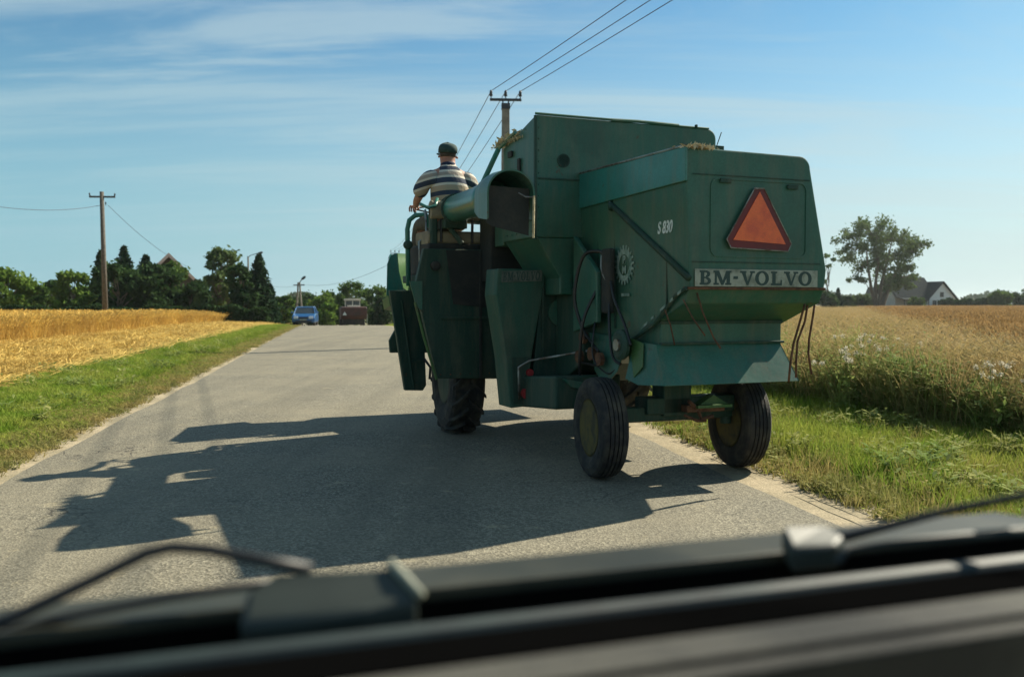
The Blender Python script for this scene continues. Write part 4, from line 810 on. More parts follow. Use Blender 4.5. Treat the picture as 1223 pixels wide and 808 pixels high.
bolts('bolt_row', [(-.85, .948, 2.15 + .105*k) for k in range(10)], (0, -1, 0), tank); bolts('bolt_row', [(-.883, 1.05 + .12*k, 2.14) for k in range(6)], (-1, 0, 0), tank)
# main body below the tank
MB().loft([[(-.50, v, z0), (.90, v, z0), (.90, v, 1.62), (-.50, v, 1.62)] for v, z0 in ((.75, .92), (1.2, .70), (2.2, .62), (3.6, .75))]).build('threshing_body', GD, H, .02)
mb = MB().box(-.62, -.48, .98, 1.55, 1.55, 2.09); mb.build('elevator_housing', G, H, .015)
MB().poly([(-.47, .90, 1.20), (-.47, .90, 2.1), (-.47, .42, 1.75), (-.47, .42, 1.30)], (-.05, 0, 0)).build('side_cover', G2, H, .01)
# the tapered chain case (leg) with its plate
mb = MB(); mb.loft([[(-1.12, v, 1.80), (-.63, v, 1.80), (-.63, v, 1.68), (-.76, v, 1.0), (-.83, v, .47), (-.99, v, .46), (-1.04, v, .95), (-1.14, v, 1.55)] for v in (1.30, 1.62)]); leg = mb.build('chain_case', M['greenm'], H, .012)
MB().box(-.66, -.645, 1.285, 1.31, .9, 1.62).build('case_seam', GD, leg)
MB().poly([(-.98, 1.292, .95), (-.80, 1.292, .95), (-.86, 1.292, .50), (-.96, 1.292, .50)], (0, .006, 0)).build('case_cover', GD, leg)
plate('name_plate', (-1.09, 1.294, 1.67), (1, 0, .035), (.06, 0, 1), (0, -1, 0), .42, .105, 'BM-VOLVO', leg, pm=M['plate2'])
MB().lathe([(0, .035), (.05, .035), (.05, .0)], (-.80, 1.26, .80), (0, 1, 0), 14).build('red_cap', M['redp'], leg); MB().lathe([(0, .055), (.07, .05), (.07, 0)], (-.84, 1.24, .60), (0, 1, 0), 14).build('red_cap', M['redp'], leg)
MB().loft([[(-.64, v, 1.78), (-.22, v, 1.78), (-.22, v, .60), (-.76, v, .60)] for v in (1.33, 1.66)]).build('drive_cover', GD, H, .01)
MB().lathe([(0, .13), (.02, .13), (.03, .10), (.03, 0)], (-.46, 1.30, 1.38), (0, 1, 0), 30).build('round_cover', G, H)
MB().loft([[(-.86, v, z0), (-.2, v, z0), (-.2, v, z0+.30), (-.86, v, z0+.30)] for v, z0 in ((.55, .52), (1.4, .46))]).build('sieve_box', GD, H, .02)
MB().poly([(-.80, .52, .80), (-.30, .52, .70), (-.28, .52, .64), (-.72, .52, .72)], (0, .3, -.03)).build('sieve_lip', G2, H, .004)
MB().tube([(-.92, 1.25, .55), (-.94, 1.22, .86), (-.84, 1.20, .92), (-.34, .62, 1.06), (-.15, .40, 1.12)], .012, 6).build('control_rod', M['metal'], H, smooth=True)
# right side and underside
MB().box(.90, 1.05, .9, 2.9, .85, 2.0).build('right_cover', G, H, .02); MB().box(-.3, .7, -.1, .12, .52, .66).build('cross_member', GD, H, .01)
# hoses, belts and cables by the flank
def hose(pts, r=.011, m=None, name='hose'):
    P = [Vector(p) for p in pts]; out = []
    for i in range(len(P)-1):
        p0, p1, p2, p3 = P[max(i-1,0)], P[i], P[i+1], P[min(i+2,len(P)-1)]
        for k in range(6):
            t = k/6; out.append(.5*((2*p1)+(-p0+p2)*t+(2*p0-5*p1+4*p2-p3)*t*t+(-p0+3*p1-3*p2+p3)*t**3))
    MB().tube(out + [P[-1]], r, 7).build(name, m or M['hose'], H, smooth=True)
hose([(-.55, .55, 1.15), (-.62, .66, 1.50), (-.58, .58, 1.88), (-.50, .42, 1.93), (-.48, .35, 1.88)], .017); hose([(-.48, .40, 1.93), (-.50, .36, 1.75), (-.48, .22, 1.60)], .008, M['metal'])
hose([(-.45, .30, 1.62), (-.52, .18, 1.30), (-.53, .10, 1.02), (-.5, 0, .95)], .013); hose([(-.45, .30, 1.72), (-.53, .08, 1.52), (-.52, -.10, 1.28), (-.52, -.2, 1.12)], .013)
hose([(-.45, .42, 1.70), (-.60, .50, 1.35), (-.62, .55, 1.0), (-.58, .62, .80)], .015); hose([(-.46, .52, 1.40), (-.56, .40, 1.20), (-.58, .36, .98), (-.52, .22, .86), (-.5, .1, .9)], .008)
MB().box(-.50, -.44, .22, .38, 1.38, 1.95).build('belt_shroud', M['grime'], H, .02)
mb = MB()
for q in ((.62, 1.16), (.45, 1.02), (.70, .98), (.3, .98)): mb.lathe([(-.02, 0), (-.02, .06), (.02, .06), (.02, 0)], (-.55, q[0], q[1]), (1, 0, 0), 14)
mb.build('idler', M['rust'], H); MB().tube([(-.56, .62, 1.225), (-.56, .30, 1.045)], .012, 6).tube([(-.56, .66, .93), (-.56, .30, .92)], .012, 6).build('belt', M['hose'], H)

# wheels
def tyre(name, c, r, wd, yaw, lugs=0, ribs=0, rim=.55, rimm=None):
    ca, sa = math.cos(yaw), math.sin(yaw); ax = Vector((ca, sa, 0)); up = Vector((0, 0, 1)); fw = ax.cross(up) * -1; c = Vector(c); n = 72
    prof = [(-wd*.40, rim*r), (-wd*.50, r*(rim+.14)), (-wd*.52, r*.80), (-wd*.47, r*.92), (-wd*.40, r*.965)]
    if ribs:
        for k in range(ribs):
            a = -wd*.38 + wd*.76*k/ribs; b = -wd*.38 + wd*.76*(k+1)/ribs; g = (b-a)*.22
            cr = lambda x: r*(1 - .05*(x/(wd*.5))**2)
            prof += [(a+g*.3, cr(a)-.0), (b-g, cr(b)), (b-g*.6, cr(b)-.018), (b, cr(b)-.018)]
        prof = prof[:-2]
    else: prof += [(-wd*.3, r*.965), (wd*.3, r*.965)]
    prof += [(wd*.40, r*.965), (wd*.47, r*.92), (wd*.52, r*.80), (wd*.50, r*(rim+.14)), (wd*.40, rim*r)]
    root = empty(name, (0, 0, 0)); root.parent = H
    mb = MB(); mb.loft([[c + ax*h + (up*math.cos(2*math.pi*k/n) + fw*math.sin(2*math.pi*k/n))*q for k in range(n)] for h, q in prof], cap=False)
    if lugs:
        for k in range(lugs):
            for sgn in (-1, 1):
                a0 = 2*math.pi*(k + (.5 if sgn > 0 else 0))/lugs; rs = []
                for j in range(5):
                    f = j/4; hh = sgn*wd*(.50 - .50*f); a = a0 + f*.30; q = r*(.93 + .05*min(1, f*3)); d = .045/r*.5
                    rs.append([c + ax*hh + (up*math.cos(a+e) + fw*math.sin(a+e))*qq for e, qq in ((-d, q*.97), (-d*.8, q+.035), (d*.8, q+.035), (d, q*.97))])
                mb.loft(rs)
    mb.build('tyre', M['rubber'], root)
    rp = [(-wd*.43, rim*r*1.04), (-wd*.43, rim*r*.96), (-wd*.30, rim*r*.90), (-wd*.12, rim*r*.62), (-wd*.10, rim*r*.3), (-wd*.30, rim*r*.28), (-wd*.34, 0)]
    MB().lathe(rp + [(wd*.30, 0), (wd*.30, rim*r*.90), (wd*.43, rim*r*.96), (wd*.43, rim*r*1.04)], c, ax, 40).build('rim', rimm or M['yellow'], root, smooth=False)
    mb = MB(); [mb.lathe([(0, .014), (.02, .014), (.02, 0)], c + ax*(-wd*.13) + (up*math.cos(k*1.047) + fw*math.sin(k*1.047))*rim*r*.46, -ax, 6) for k in range(6)]; mb.build('wheel_nut', M['rust'], root)
    return root
ST = R(-8)
tyre('rear_wheel', (-.70, .0, .425), .425, .235, ST, ribs=5); tyre('rear_wheel', (.70, -.0, .425), .425, .235, ST, ribs=5)
tyre('front_wheel', (-.91, 3.15, .665), .665, .38, R(-6), lugs=18, rim=.5, rimm=GD); tyre('front_wheel', (1.12, 3.15, .665), .665, .38, 0, lugs=18, rim=.5)
MB().box(-.60, .60, -.06, .06, .46, .58).box(-.14, .14, -.1, .1, .5, .9).build('rear_axle', GD, H, .01)
for sx in (-1, 1): MB().lathe([(-.06, .05), (.06, .05)], (sx*.56, 0, .46), (0, 0, 1), 14).build('kingpin', GD, H)
MB().tube([(-.55, .18, .44), (.58, .13, .44)], .018, 8).build('tie_rod', M['metal'], H, smooth=True)
mb = MB().box(.02, .40, -.22, -.12, .54, .60).tube([(.02, -.24, .64), (.14, -.20, .56), (.16, -.22, .48), (.28, -.22, .50)], .018, 7).tube([(.0, -.20, .52), (.10, -.25, .47), (.22, -.2, .46)], .014, 7); mb.build('drawbar', M['rust'], H, .004)
MB().poly([(.16, -.20, .60), (.30, -.20, .68), (.44, -.20, .60)], (0, .1, 0)).box(.10, .45, -.26, -.10, .575, .60).build('hitch_plate', M['limegreen'], H)
MB().box(-.95, 1.1, 3.08, 3.22, .62, .78).build('front_axle', GD, H, .01)

# rear facing platform shield over the left front wheel
mb = MB(); sh_o = [(-1.63, 1.66), (-1.50, 1.12), (-1.39, .68), (-.58, .65), (-.58, 1.62), (-.80, 2.04), (-1.54, 2.04)]
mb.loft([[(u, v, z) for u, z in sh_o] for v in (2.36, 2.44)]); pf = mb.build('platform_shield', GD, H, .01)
MB().box(-1.36, -.62, 2.335, 2.362, 1.30, 1.33).build('shield_rib', GD, pf, .005)
MB().box(-.93, -.90, 2.335, 2.362, .67, 2.03).build('shield_seam', M['grime'], pf, .004)
MB().poly([(-1.30, 2.35, 2.03), (-.72, 2.35, 2.03), (-.66, 2.35, 1.55), (-.80, 2.35, 1.42), (-1.22, 2.35, 1.46)], (0, .008, 0)).build('shield_plate', M['grime'], pf, .004)
MB().lathe([(0, .05), (.05, .05), (.06, .03), (.06, 0)], (-1.42, 2.36, 1.86), (0, -1, 0), 16).build('work_lamp', M['grime'], pf)
mb = MB()
for k in range(7): mb.lathe([(0, .009), (.008, .007), (.008, 0)], (-1.36+.11*k, 2.36, .72), (0, -1, 0), 6)
mb.build('bolt_row', M['rust'], pf)
MB().tube([(-1.64, 2.345, 1.48), (-1.54, 2.345, 1.10), (-1.41, 2.345, .67)], .014, 6).build('shield_edge', M['limegreen'], pf)
MB().poly([(-1.70, 2.34, 1.70), (-1.56, 2.34, 1.70), (-1.56, 2.34, 1.36), (-1.64, 2.34, 1.48)], (0, .015, 0)).build('gusset', G2, pf, .003)
MB().box(-1.50, -.50, 2.44, 3.35, 1.70, 1.78).build('platform_floor', GD, H, .01)
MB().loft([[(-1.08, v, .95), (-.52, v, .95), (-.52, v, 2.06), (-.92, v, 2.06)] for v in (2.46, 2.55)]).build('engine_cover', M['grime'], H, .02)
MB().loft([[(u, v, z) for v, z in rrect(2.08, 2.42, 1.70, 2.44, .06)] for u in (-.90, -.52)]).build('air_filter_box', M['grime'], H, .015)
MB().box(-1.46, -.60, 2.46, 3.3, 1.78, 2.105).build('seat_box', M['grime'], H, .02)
# seat
st_ = MB().loft([[(u, v, z) for v, z in rrect(2.52, 3.02, 2.10, 2.245, .05)] for u in (-1.44, -1.40, -.82, -.78)]); seat = st_.build('seat', M['seat'], H, .012)
MB().loft([[(u, v, z) for v, z in rrect(2.47, 2.58, 2.36, 2.56, .05)] for u in (-1.42, -1.38, -.90, -.86)]).build('seat_back', M['seat'], H, .012)
MB().tube([(-1.30, 2.52, 2.12), (-1.30, 2.50, 2.42)], .015, 6).build('seat_bracket', M['hose'], seat); MB().tube([(-.95, 2.52, 2.12), (-.95, 2.50, 2.42)], .015, 6).build('seat_bracket', M['hose'], seat)
MB().tube([(-1.12, 2.5, 2.09), (-1.0, 2.5, 1.8)], .03).tube([(-.76, 2.52, 2.06), (-.80, 2.52, 1.78)], .014, 6, ).build('seat_lever', M['metal'], seat)
# handrails, ladder, steering wheel
MB().tube([(-1.54, 2.95, 1.66), (-1.55, 2.95, 2.28), (-1.535, 2.92, 2.38), (-1.48, 2.88, 2.43), (-1.38, 2.82, 2.44), (-1.34, 2.80, 2.30)], .028, 8).build('handrail', M['teal'], H, smooth=True)
MB().lathe([(-.03, .03), (-.02, .05), (.02, .05), (.03, .03)], (-1.55, 2.93, 2.11), (0, 1, 0), 14).build('rail_knob', GD, H, smooth=True)
MB().tube([(-1.44, 2.8, 1.66), (-1.46, 2.8, 2.14), (-1.40, 2.8, 2.18)], .015, 6).tube([(-1.38, 2.7, 1.7), (-1.42, 2.7, 2.48)], .012, 6).build('handrail', M['metal'], H, smooth=True)
mb = MB(); [mb.lathe([(-.012, .022), (.012, .022)], (-1.45+.005*k, 2.78, 1.72+.045*k), (0, 1, .3), 8) for k in range(9)]; mb.build('chain', M['rust'], H)
MB().lathe([(-.04, .03), (-.03, .06), (.03, .06), (.04, .03)], (-1.37, 2.72, 1.84), (0, 1, 0), 16).tube([(-1.42, 2.7, 1.70), (-1.34, 2.7, 1.76)], .02, 6).build('yellow_lit_fitting', M['yellow'], H)  # its colour stands in for yellow light falling on a small fitting
swc = Vector((-1.14, 3.30, 2.50)); ax = Vector((0, -.45, .9)).normalized(); a_ = Vector((1, 0, 0)); b_ = ax.cross(a_)
mb = MB(); ring_ = [swc + (a_*math.cos(2*math.pi*k/28) + b_*math.sin(2*math.pi*k/28))*.22 for k in range(29)]; mb.tube(ring_, .014, 6)
[mb.tube([swc, swc + (a_*math.cos(k) + b_*math.sin(k))*.22], .01, 5) for k in (.5, 2.6, 4.7)]; sw = mb.build('steering_wheel', M['hose'], H, smooth=True)
MB().tube([swc, (-1.14, 3.62, 1.8)], .035, 8).build('steering_column', M['hose'], sw)
mb = MB(); mb.tube([(-1.52, 2.55, 2.52), (-1.46, 2.45, 2.47), (-1.38, 2.46, 2.50), (-1.34, 2.52, 2.58)], .018, 7).build('armrest', M['teal'], H, smooth=True)
MB().box(-1.42, -1.34, 2.50, 2.60, 1.78, 2.50).build('side_post', GD, H, .02)
# ladder panel and wheel-side plates left of the platform
mb = MB(); mb.loft([[(-1.60, v, 1.62), (-1.42, v, .45), (-1.20, v, .44), (-1.16, v, .50), (-1.20, v, 1.62)] for v in (3.55, 3.62)]); lad = mb.build('ladder_shield', GD, H, .008)
MB().tube([(-1.46, 3.53, 1.5), (-1.32, 3.53, .47)], .012, 6).build('ladder_rail', GD, lad); mb = MB(); [mb.box(-1.46+.04*(4-k), -1.24, 3.50, 3.56, .52+.26*k, .55+.26*k) for k in range(2)]; mb.build('ladder_rung', GD, lad)
MB().tube([(-1.20, 3.5, .82), (-1.14, 3.45, .72), (-1.15, 3.45, .58)], .015, 6).build('ladder_hook', M['hose'], lad)

# cutting header carried high in front
mb = MB(); mb.loft([[(u, 4.45, 1.58), (u, 4.47, 2.0), (u, 4.55, 2.06), (u+(.1 if u < 0 else 0), 5.4, 2.08), (u+(.1 if u < 0 else 0), 5.42, 1.9), (u, 4.5, 1.5)] for u in (-1.12, -1.05, 1.45, 1.5)]); hd = mb.build('header', M['teal'], H, .01)
mb = MB(); mb.loft([[(-1.45+o_, 4.12, 1.56), (-1.47+o_, 4.16, 1.95), (-1.40+o_, 4.30, 2.08), (-1.14+o_, 5.40, 2.10), (-1.10+o_, 5.5, 1.6), (-1.2+o_, 4.9, 1.38)] for o_ in (0, .03)]); mb.build('divider_panel', M['teal'], hd, .006)
mb = MB(); es_ = [(-1.37, 4.10, 2.08), (-1.17, 4.36, 2.09), (-1.14, 4.40, 1.75), (-1.08, 4.47, 1.58), (-1.26, 4.24, 1.66), (-1.34, 4.14, 1.86)]; mb.loft([[(a+d, b-d, z) for a, b, z in es_] for d in (0, .012)]); mb.build('end_sheet', M['limegreen'], hd)
MB().poly([(-1.50, 4.08, 1.56), (-1.49, 4.08, 1.95), (-1.44, 4.08, 2.06), (-1.37, 4.085, 2.075), (-1.345, 4.085, 1.86), (-1.27, 4.085, 1.58)], (0, .012, 0)).build('end_panel', M['teal'], hd, .003)
MB().poly([(-1.48, 4.08, 1.56), (-1.20, 4.08, 1.54), (-1.22, 4.08, 1.40), (-1.46, 4.08, 1.44)], (0, .3, -.05)).build('end_lip', M['limegreen'], hd, .004)
mb = MB(); mb.loft([[(-1.18, v, 1.56), (-1.49, v, 1.02), (-1.48, v, .87), (-1.0, v, .86), (-.8, v, 1.56)] for v in (4.0, 4.05)]); mb.build('header_end_plate', GD, hd, .01)
mb = MB(); mb.loft([[(u, 4.2, .86), (u, 4.2, 1.6), (u, 4.5, 1.7), (u, 5.3, .95), (u, 5.3, .86)] for u in (-1.02, 1.45)]); mb.build('header_trough', GD, hd, .01)
MB().loft([[(-.4, v, z), (.8, v, z), (.8, v, z+.5), (-.4, v, z+.5)] for v, z in ((3.5, .9), (4.3, 1.0))]).build('feeder_house', GD, H, .02)

# unloading auger folded back along the left side
A0, A1 = Vector((-1.16, 2.55, 2.47)), Vector((-1.42, .62, 2.40)); tube_pts = [A0.lerp(A1, i/6) for i in range(7)]
au = MB().tube([Vector((-.7, 2.62, 2.45)), Vector((-1.0, 2.62, 2.46)), A0] , .125, 24).tube(tube_pts, .14, 28).build('unloading_auger', M['teal'], H, smooth=True)
for q in (.02, .10): 
    c_ = A0.lerp(A1, q); MB().lathe([(-.02, .142), (-.02, .16), (.02, .16), (.02, .142)], c_, A1-A0, 28).build('auger_band', GD, au)
MB().box(-1.30, -1.05, 2.38, 2.62, 2.26, 2.36).tube([(-1.25, 2.45, 2.3), (-1.1, 2.4, 2.1)], .03).build('auger_bracket', GD, au, .01)
# spout: an arched hood open downward and to the rear, with a hanging flap
c0, c1 = A0.lerp(A1, .93), Vector((-1.50, .02, 2.36)); d_ = (c1 - c0).normalized(); sd_ = Vector((d_.y, -d_.x, 0)).normalized() * -1; upv = Vector((0, 0, 1)); mb = MB(); rs = []; 
for f_, r_, dr in ((0, .145, .0), (.25, .185, .02), (.6, .205, .05), (1.0, .20, .06)):
    c_ = c0.lerp(c1, f_); rr_ = []
    prof = [(-r_, -.10 - dr*2.0)] + [(r_*math.cos(a), r_*.95*math.sin(a)) for a in np.linspace(math.pi, 0, 15)] + [(r_, -.10 - dr*2.2)]
    inner = [(x_*.93, z_ if abs(z_) > .99 else z_*.93) for x_, z_ in reversed(prof)]
    rs.append([c_ + sd_*x_ + upv*z_ for x_, z_ in prof + inner])
mb.loft(rs); sp = mb.build('auger_spout', G, H)
for pol in sp.data.polygons: pol.use_smooth = False
fl = MB(); cf_ = c1 - d_*.10
fl.loft([[cf_ + sd_*x_ + upv*z_ + d_*o_ for x_, z_ in ((-.175, .06), (.175, .04), (.17, -.34), (-.14, -.27), (-.185, -.24))] for o_ in (0, .012)]); fl.build('spout_flap', M['grime'], H)
MB().tube([c1 + sd_*.19 + upv*-.02, c1 + sd_*.185 + upv*-.36], .010, 6).build('flap_edge', M['chaff'], H); MB().tube([c1 + sd_*.06 + upv*.0, c1 + sd_*.12 + upv*-.03, c1 + sd_*.19 + upv*-.03], .006, 5).build('spout_wire', M['metal'], H)

# ------------------------------------------------------------------ driver
def skinmesh(name, chains, m, parent, sub=2):
    """chains: list of lists of (co, rx, ry); chains starting with an int index join the vertex made earlier"""
    vs_ = []; es = []; rr = []; roots = []
    for ch in chains:
        prev = None
        for i, it in enumerate(ch):
            if isinstance(it, int): prev = it; continue
            vs_.append(it[0]); rr.append((it[1], it[2] if len(it) > 2 else it[1]))
            if prev is None: roots.append(len(vs_)-1)
            else: es.append((prev, len(vs_)-1))
            prev = len(vs_)-1
    me = bpy.data.meshes.new(name); me.from_pydata(vs_, es, []); o = bpy.data.objects.new(name, me); COL.objects.link(o)
    md = o.modifiers.new('s', 'SKIN'); md.use_smooth_shade = True
    for i, r_ in enumerate(rr): me.skin_vertices[0].data[i].radius = r_; me.skin_vertices[0].data[i].use_root = i in roots
    sb = o.modifiers.new('sub', 'SUBSURF'); sb.levels = sb.render_levels = sub
    dg = bpy.context.evaluated_depsgraph_get(); dg.update(); nm = bpy.data.meshes.new_from_object(o.evaluated_get(dg)); bpy.data.objects.remove(o); nm.name = name
    nm.materials.clear(); r = link(name, nm, m, parent, smooth=True); return r
def stripes():
    m = mat('striped_shirt', (.62, .57, .47), .9, bump=1.0, bscale=11); t = m.node_tree; b = t.nodes['Principled BSDF']; tcn = t.nodes.new('ShaderNodeTexCoord')
    sp_ = t.nodes.new('ShaderNodeSeparateXYZ'); t.links.new(tcn.outputs['Object'], sp_.inputs[0]); r = t.nodes.new('ShaderNodeMapRange'); r.inputs[1].default_value = 2.466; r.inputs[2].default_value = 3.144
    # stripes rise a little toward the shoulders' middle
    x2 = t.nodes.new('ShaderNodeMath'); x2.operation = 'MULTIPLY'; t.links.new(sp_.outputs['X'], x2.inputs[0]); t.links.new(sp_.outputs['X'], x2.inputs[1])
    ad = t.nodes.new('ShaderNodeMath'); ad.operation = 'MULTIPLY_ADD'; ad.inputs[1].default_value = .55; t.links.new(x2.outputs[0], ad.inputs[0]); t.links.new(sp_.outputs['Z'], ad.inputs[2]); t.links.new(ad.outputs[0], r.inputs[0])
    cr = t.nodes.new('ShaderNodeValToRGB'); cr.color_ramp.interpolation = 'CONSTANT'; t.links.new(r.outputs[0], cr.inputs[0])
    W_, T_, N_, Gx = (.56, .51, .42, 1), (.36, .28, .19, 1), (.028, .042, .070, 1), (.30, .25, .20, 1)
    E0 = [(0, T_), (.26, N_), (.335, T_), (.42, W_), (.46, N_), (.545, W_), (.58, Gx), (.64, W_), (.675, N_), (.735, W_), (.80, W_), (.995, N_)]
    el = cr.color_ramp.elements; el[0].position = 0; el[0].color = E0[0][1]; el[1].position = E0[1][0]; el[1].color = E0[1][1]
    for p_, c_ in E0[2:]: e = el.new(p_); e.color = c_
    t.links.new(cr.outputs[0], b.inputs['Base Color']); return m
M['shirt'] = stripes()
PD = empty('person', HO + Vector((math.cos(HA)*-1.12 - math.sin(HA)*2.80, math.sin(HA)*-1.12 + math.cos(HA)*2.80, 0)), HA, label='driver in a striped polo shirt and dark green cap on the harvester seat', cat='person')
# local x right, y forward, z up, hips at z 2.30
def hand(side, wx, wy, wz):
    ch = []; s_ = side
    for k, (dx_, ln) in enumerate(((-.032, .070), (-.011, .080), (.011, .075), (.031, .060))):
        ch.append([((wx+dx_*.8, wy+.055, wz+.005), .011), ((wx+dx_, wy+.085, wz+.012), .010), ((wx+dx_, wy+.085+ln*.45, wz-.006), .0088), ((wx+dx_, wy+.085+ln*.5, wz-.032), .0078), ((wx+dx_, wy+.085+ln*.2, wz-.045), .007)])
    ch.append([((wx-s_*.022, wy+.03, wz), .012), ((wx-s_*.045, wy+.055, wz-.012), .0105), ((wx-s_*.05, wy+.085, wz-.03), .009)])
    return ch
sw_l = [(-.23, .36, 2.50), (.21, .36, 2.50)]
chains = [[((0, 0, 2.32), .15, .12), ((0, -.02, 2.46), .15, .115), ((0, -.01, 2.62), .155, .12), ((0, .0, 2.76), .15, .10), ((0, .02, 2.85), .075, .075), ((.004, .045, 2.92), .078, .082), ((.004, .05, 2.98), .086, .098), ((.004, .045, 3.03), .070, .085)]]
for s_, wr_ in ((-1, sw_l[0]), (1, sw_l[1])):
    chains.append([3, ((s_*.17, 0, 2.76), .06), ((s_*.235, .06, 2.65), .05), ((s_*.28, .13, 2.545), .042), ((s_*.26, .24, 2.51), .036), ((wr_[0], wr_[1]-.03, wr_[2]+.01), .027), ((wr_[0], wr_[1]+.035, wr_[2]+.012), .040, .018), ((wr_[0], wr_[1]+.07, wr_[2]+.01), .038, .016)])
    chains.append([0, ((s_*.10, .10, 2.31), .085), ((s_*.16, .42, 2.32), .065), ((s_*.17, .50, 2.20), .055), ((s_*.17, .54, 1.98), .045), ((s_*.17, .55, 1.87), .038), ((s_*.18, .68, 1.845), .035)])
for s_, wr_ in ((-1, sw_l[0]), (1, sw_l[1])): chains += hand(s_, wr_[0], wr_[1], wr_[2])
chains += [[((.090, .04, 2.945), .012, .02), ((.100, .032, 2.968), .008, .018)], [((-.082, .04, 2.945), .012, .02), ((-.092, .032, 2.968), .008, .018)], [((.004, .130, 2.965), .014), ((.004, .150, 2.94), .013)]]
body = skinmesh('body', chains, M['skin'], PD, 2)
sh_ch = [[((0, -.005, 2.36), .175, .145), ((0, -.04, 2.46), .205, .155), ((0, -.03, 2.62), .215, .155), ((0, -.015, 2.73), .20, .14), ((0, .01, 2.82), .13, .10), ((0, .02, 2.88), .082, .08)]]
for s_ in (-1, 1): sh_ch.append([((s_*.10, -.02, 2.71), .12, .12), ((s_*.205, .0, 2.75), .098), ((s_*.262, .045, 2.65), .085), ((s_*.285, .10, 2.56), .074)])
skinmesh('shirt', sh_ch, M['shirt'], PD, 2)
MB().lathe([(-.02, .078), (.02, .074), (.03, .066)], (0, .02, 2.865), (0, .12, 1), 20).build('collar', mat('navy_collar', (.012, .022, .05), .9), PD, smooth=True)
tr_ch = [[((0, -.02, 2.36), .20, .16), ((0, .05, 2.31), .17, .12)]]
for s_ in (-1, 1): tr_ch.append([1, ((s_*.11, .14, 2.32), .095), ((s_*.165, .43, 2.33), .075), ((s_*.17, .51, 2.20), .065), ((s_*.17, .55, 1.93), .056)])
skinmesh('trousers', tr_ch, M['trousers'], PD, 2)
for s_ in (-1, 1): skinmesh('shoe', [[((s_*.175, .53, 1.845), .045, .04), ((s_*.18, .64, 1.845), .045, .035), ((s_*.185, .75, 1.835), .035, .025)]], M['hose'], PD, 1)
mb = MB(); cc = Vector((.004, .045, 3.008)); rs = []
for zz, r_ in ((-.012, 1.0), (.02, 1.02), (.045, .96), (.066, .82), (.080, .55), (.086, .25)): rs.append([cc + Vector((math.cos(a)*.091*r_, math.sin(a)*.113*r_ - .01*(zz > 0), zz + .10*math.sin(a)*.12)) for a in np.linspace(0, 2*math.pi, 28, endpoint=False)])
mb.loft(rs); br = [(math.cos(a)*.082, .06 + math.sin(a)*.075) for a in np.linspace(0, math.pi, 12)]; mb.loft([[cc + Vector((a, b+.03, z)) for a, b in br] for z in (-.012, -.004)]); cp = mb.build('cap', M['cap'], PD, smooth=True)
MB().lathe([(0, .010), (.008, .006)], cc + Vector((0, -.01, .084)), (0, 0, 1), 10).build('cap_button', M['cap'], cp)
hr_ = MB(); rs = []
for zz, r_ in ((-.055, .90), (-.03, .985), (-.005, 1.0)): rs.append([cc + Vector((math.cos(a)*.082*r_, .0 + math.sin(a)*.100*r_, zz)) for a in np.linspace(math.pi*1.02, math.pi*1.98, 16)] + [cc + Vector((math.cos(a)*.06, math.sin(a)*.07, zz)) for a in np.linspace(math.pi*1.98, math.pi*1.02, 16)])
hr_.loft(rs); hr_.build('hair', M['hair'], PD, smooth=True)
def grow(o):
    for c in o.children:
        for v_ in c.data.vertices: v_.co = Vector((v_.co.x*1.13, v_.co.y*1.13, 2.315 + (v_.co.z - 2.28)*1.13))
        grow(c)
grow(PD)

# ------------------------------------------------------------------ the car the photograph is taken from: windscreen base, wipers, dash
VA = R(19); V0 = empty('car', (0, 0, .0), VA, label='dark car with wipers and dashboard, blurred along the bottom edge', cat='car')
def vd(py, z):                              # forward distance (own-car frame) of a height z sighted at the picture centre column
    r = ray(611.5, py); t = (z - EYE)/r[2]; return r[1]*t*math.cos(VA)
M['bonnet'] = mat('dusty_dark_bonnet', (.022, .023, .014), .5, 0, (.045, .042, .026), 4, .4, .6, spec=.3); M['cowl'] = mat('black_cowl', (.003, .003, .003), .95, 0, (.005, .005, .0045), 10, spec=.02)
M['dash'] = mat('grey_dash_plastic', (.055, .052, .040), .85, 0, (.020, .019, .015), 4, .4, .6, .4, 300); M['dashk'] = mat('dash_shade_black', (.0025, .0025, .0025), .95, spec=.0); M['rubk'] = mat('wiper_rubber', (.012, .012, .012), .5)  # shade of the unbuilt car roof is put into the near-black dash colour
M['wcap'] = mat('dull_wiper_cap', (.030, .038, .030), .5, 0, (.02, .026, .02), 8); M['ridge'] = mat('glass_edge_seal', (.014, .028, .026), .6, 0, (.005, .010, .010), 10)
def strip(name, pr, m, parent=V0, u0=-1.1, u1=1.1, bevel=.004, arch=0):
    a = []; us = np.linspace(u0, u1, 13)
    mb = MB(); mb.loft([[(u, d - arch*(min(u, 0)/1.1)**2, z) for d, z in pr] for u in us]); return mb.build(name, m, parent, bevel, smooth=False)
# heights fall away from the eye: bonnet 0.30 m below
zB = 1.205
far_, near_ = vd(668, zB-.01), vd(692, zB)
strip('bonnet', [(far_+.40, zB-.40), (far_+.05, zB-.035), (far_, zB-.008), (near_, zB), (near_, zB-.08), (far_+.35, zB-.45)], M['bonnet'], arch=.2)
strip('cowl', [(near_-.003, zB-.012), (vd(726, zB-.03), zB-.03), (vd(726, zB-.02), zB-.15), (near_-.003, zB-.15)], M['cowl'], arch=.2)
zR = 1.212; strip('windscreen_seal', [(vd(727, zR), zR-.02), (vd(727, zR), zR-.004), (vd(731, zR), zR), (vd(736, zR), zR-.003), (vd(740, zR), zR-.02)], M['ridge'], bevel=.002, arch=.05)
zD = 1.225
strip('dash_front_band', [(vd(739, zD-.03), zD-.03), (vd(782, zD-.004), zD-.004), (vd(782, zD-.004), zD-.1), (vd(739, zD-.03), zD-.1)], M['dashk'], bevel=0)
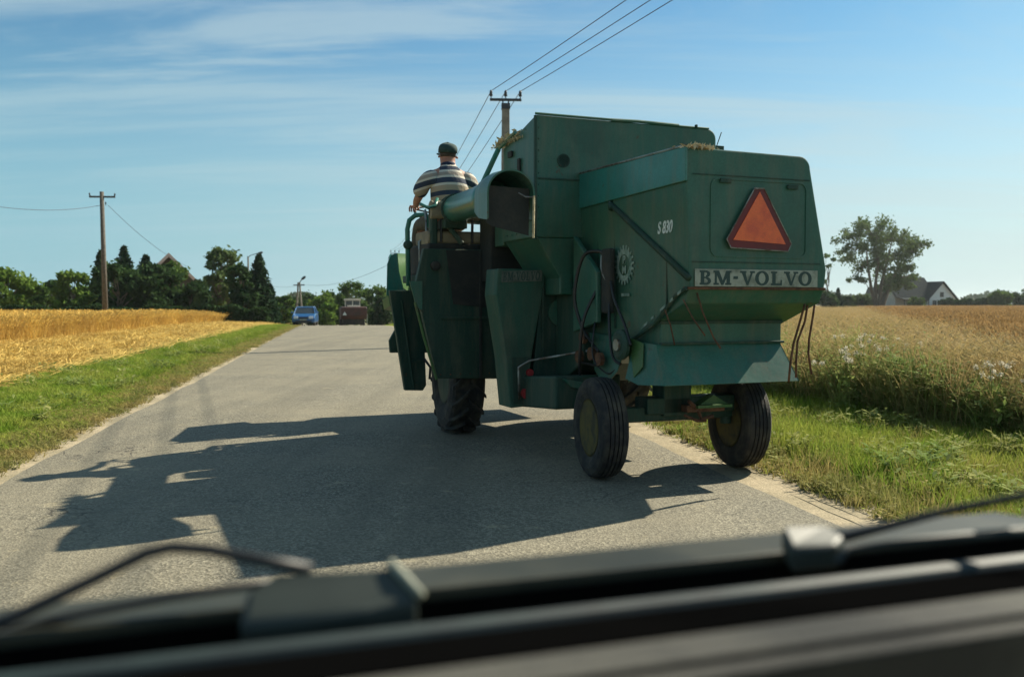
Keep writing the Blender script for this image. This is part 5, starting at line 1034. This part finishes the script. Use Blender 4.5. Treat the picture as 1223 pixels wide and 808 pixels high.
d1, d2 = vd(784, zD), vd(786, zD)
strip('dashboard', [(d1, zD-.03), (d1, zD-.002), (d2, zD), (vd(818, zD+.004), zD+.004), (vd(820, zD), zD-.008), (vd(825, zD), zD-.008), (vd(827, zD+.006), zD+.006), (vd(850, zD), zD+.003), (vd(1000, zD-.1), zD-.10), (vd(1000, zD-.1), zD-.25), (d1, zD-.25)], M['dash'])
sl_ = vd(797, zD+.002); MB().loft([[(-.13+u, sl_+v, z) for u, v in [(-.17+a_*1, b_) for a_, b_ in ((0, 0), (.02, .010), (.30, .010), (.32, 0), (.30, -.010), (.02, -.010))]] for z in (zD+.000, zD+.0065)]).build('defroster_slot', M['dashk'], V0, .002)
# wipers
VI = lambda p: Vector(((p.x*math.cos(VA) + p.y*math.sin(VA)), (-p.x*math.sin(VA) + p.y*math.cos(VA)), p.z))
def va(px, py, Y): return VI(at(px, py, Y))
Yw = 1.02
wl_ = MB().tube([va(-40, 760, .80), va(20, 735, .82), va(110, 692, .85), va(175, 660, .87), va(205, 653, .875), va(250, 656, .88), va(310, 668, .885), va(372, 680, .89)], [.0065, .0065, .006, .006, .006, .006, .006, .007], 8).build('wiper_arm', M['rubk'], V0, smooth=True)
MB().tube([va(-60, 775, .81), va(60, 740, .84), va(200, 713, .87), va(330, 694, .89)], .0045, 8).build('wiper_blade', M['rubk'], wl_, smooth=True)
cap_ = [va(330, 680, .88), va(470, 674, .90), va(503, 712, .87), va(440, 724, .85), va(285, 745, .83), va(292, 705, .86)]
mb = MB(); mb.loft([[p - Vector((0, 0, .05)) for p in cap_], cap_]); wc = mb.build('wiper_pivot_cap', M['wcap'], V0, .008, smooth=False, seg=3)
MB().tube([va(466, 672, .90), va(482, 688, .885), va(503, 712, .87)], .0055, 8).build('cap_edge', M['platew'], wc, smooth=True)
wr_ = MB().tube([va(955, 640, 1.12), va(1010, 640, 1.10), va(1060, 628, 1.10), va(1130, 610, 1.08), va(1240, 588, 1.05), va(1300, 575, 1.02)], [.008, .007, .0055, .005, .0045, .004], 8).build('wiper_arm', M['rubk'], V0, smooth=True)
cap2 = [va(932, 627, 1.08), va(985, 625, 1.10), va(1010, 640, 1.08), va(1000, 650, 1.06), va(945, 655, 1.05)]
mb = MB(); mb.loft([[p - Vector((0, 0, .03)) for p in cap2], cap2]); mb.build('wiper_pivot_cap', M['wcap'], V0, .006, seg=3)
mb = MB(); mb.tube([va(1000, 672, 1.02), va(1012, 655, 1.04), va(1060, 648, 1.05), va(1240, 632, 1.03)], .005, 8).build('washer_pipe', M['ridge'], V0, smooth=True)

# ------------------------------------------------------------------ summer haze
hzm = bpy.data.materials.new('haze'); hzm.use_nodes = True; t_ = hzm.node_tree; t_.nodes.clear(); pv = t_.nodes.new('ShaderNodeVolumePrincipled'); ho_ = t_.nodes.new('ShaderNodeOutputMaterial')
pv.inputs['Density'].default_value = .00014; pv.inputs['Color'].default_value = (.86, .93, .95, 1); pv.inputs['Anisotropy'].default_value = .3; t_.links.new(pv.outputs[0], ho_.inputs['Volume'])
hz_ = MB().box(-2600, 2600, -450, 4600, -3, 24).build('haze', hzm); hz_['kind'] = 'stuff'
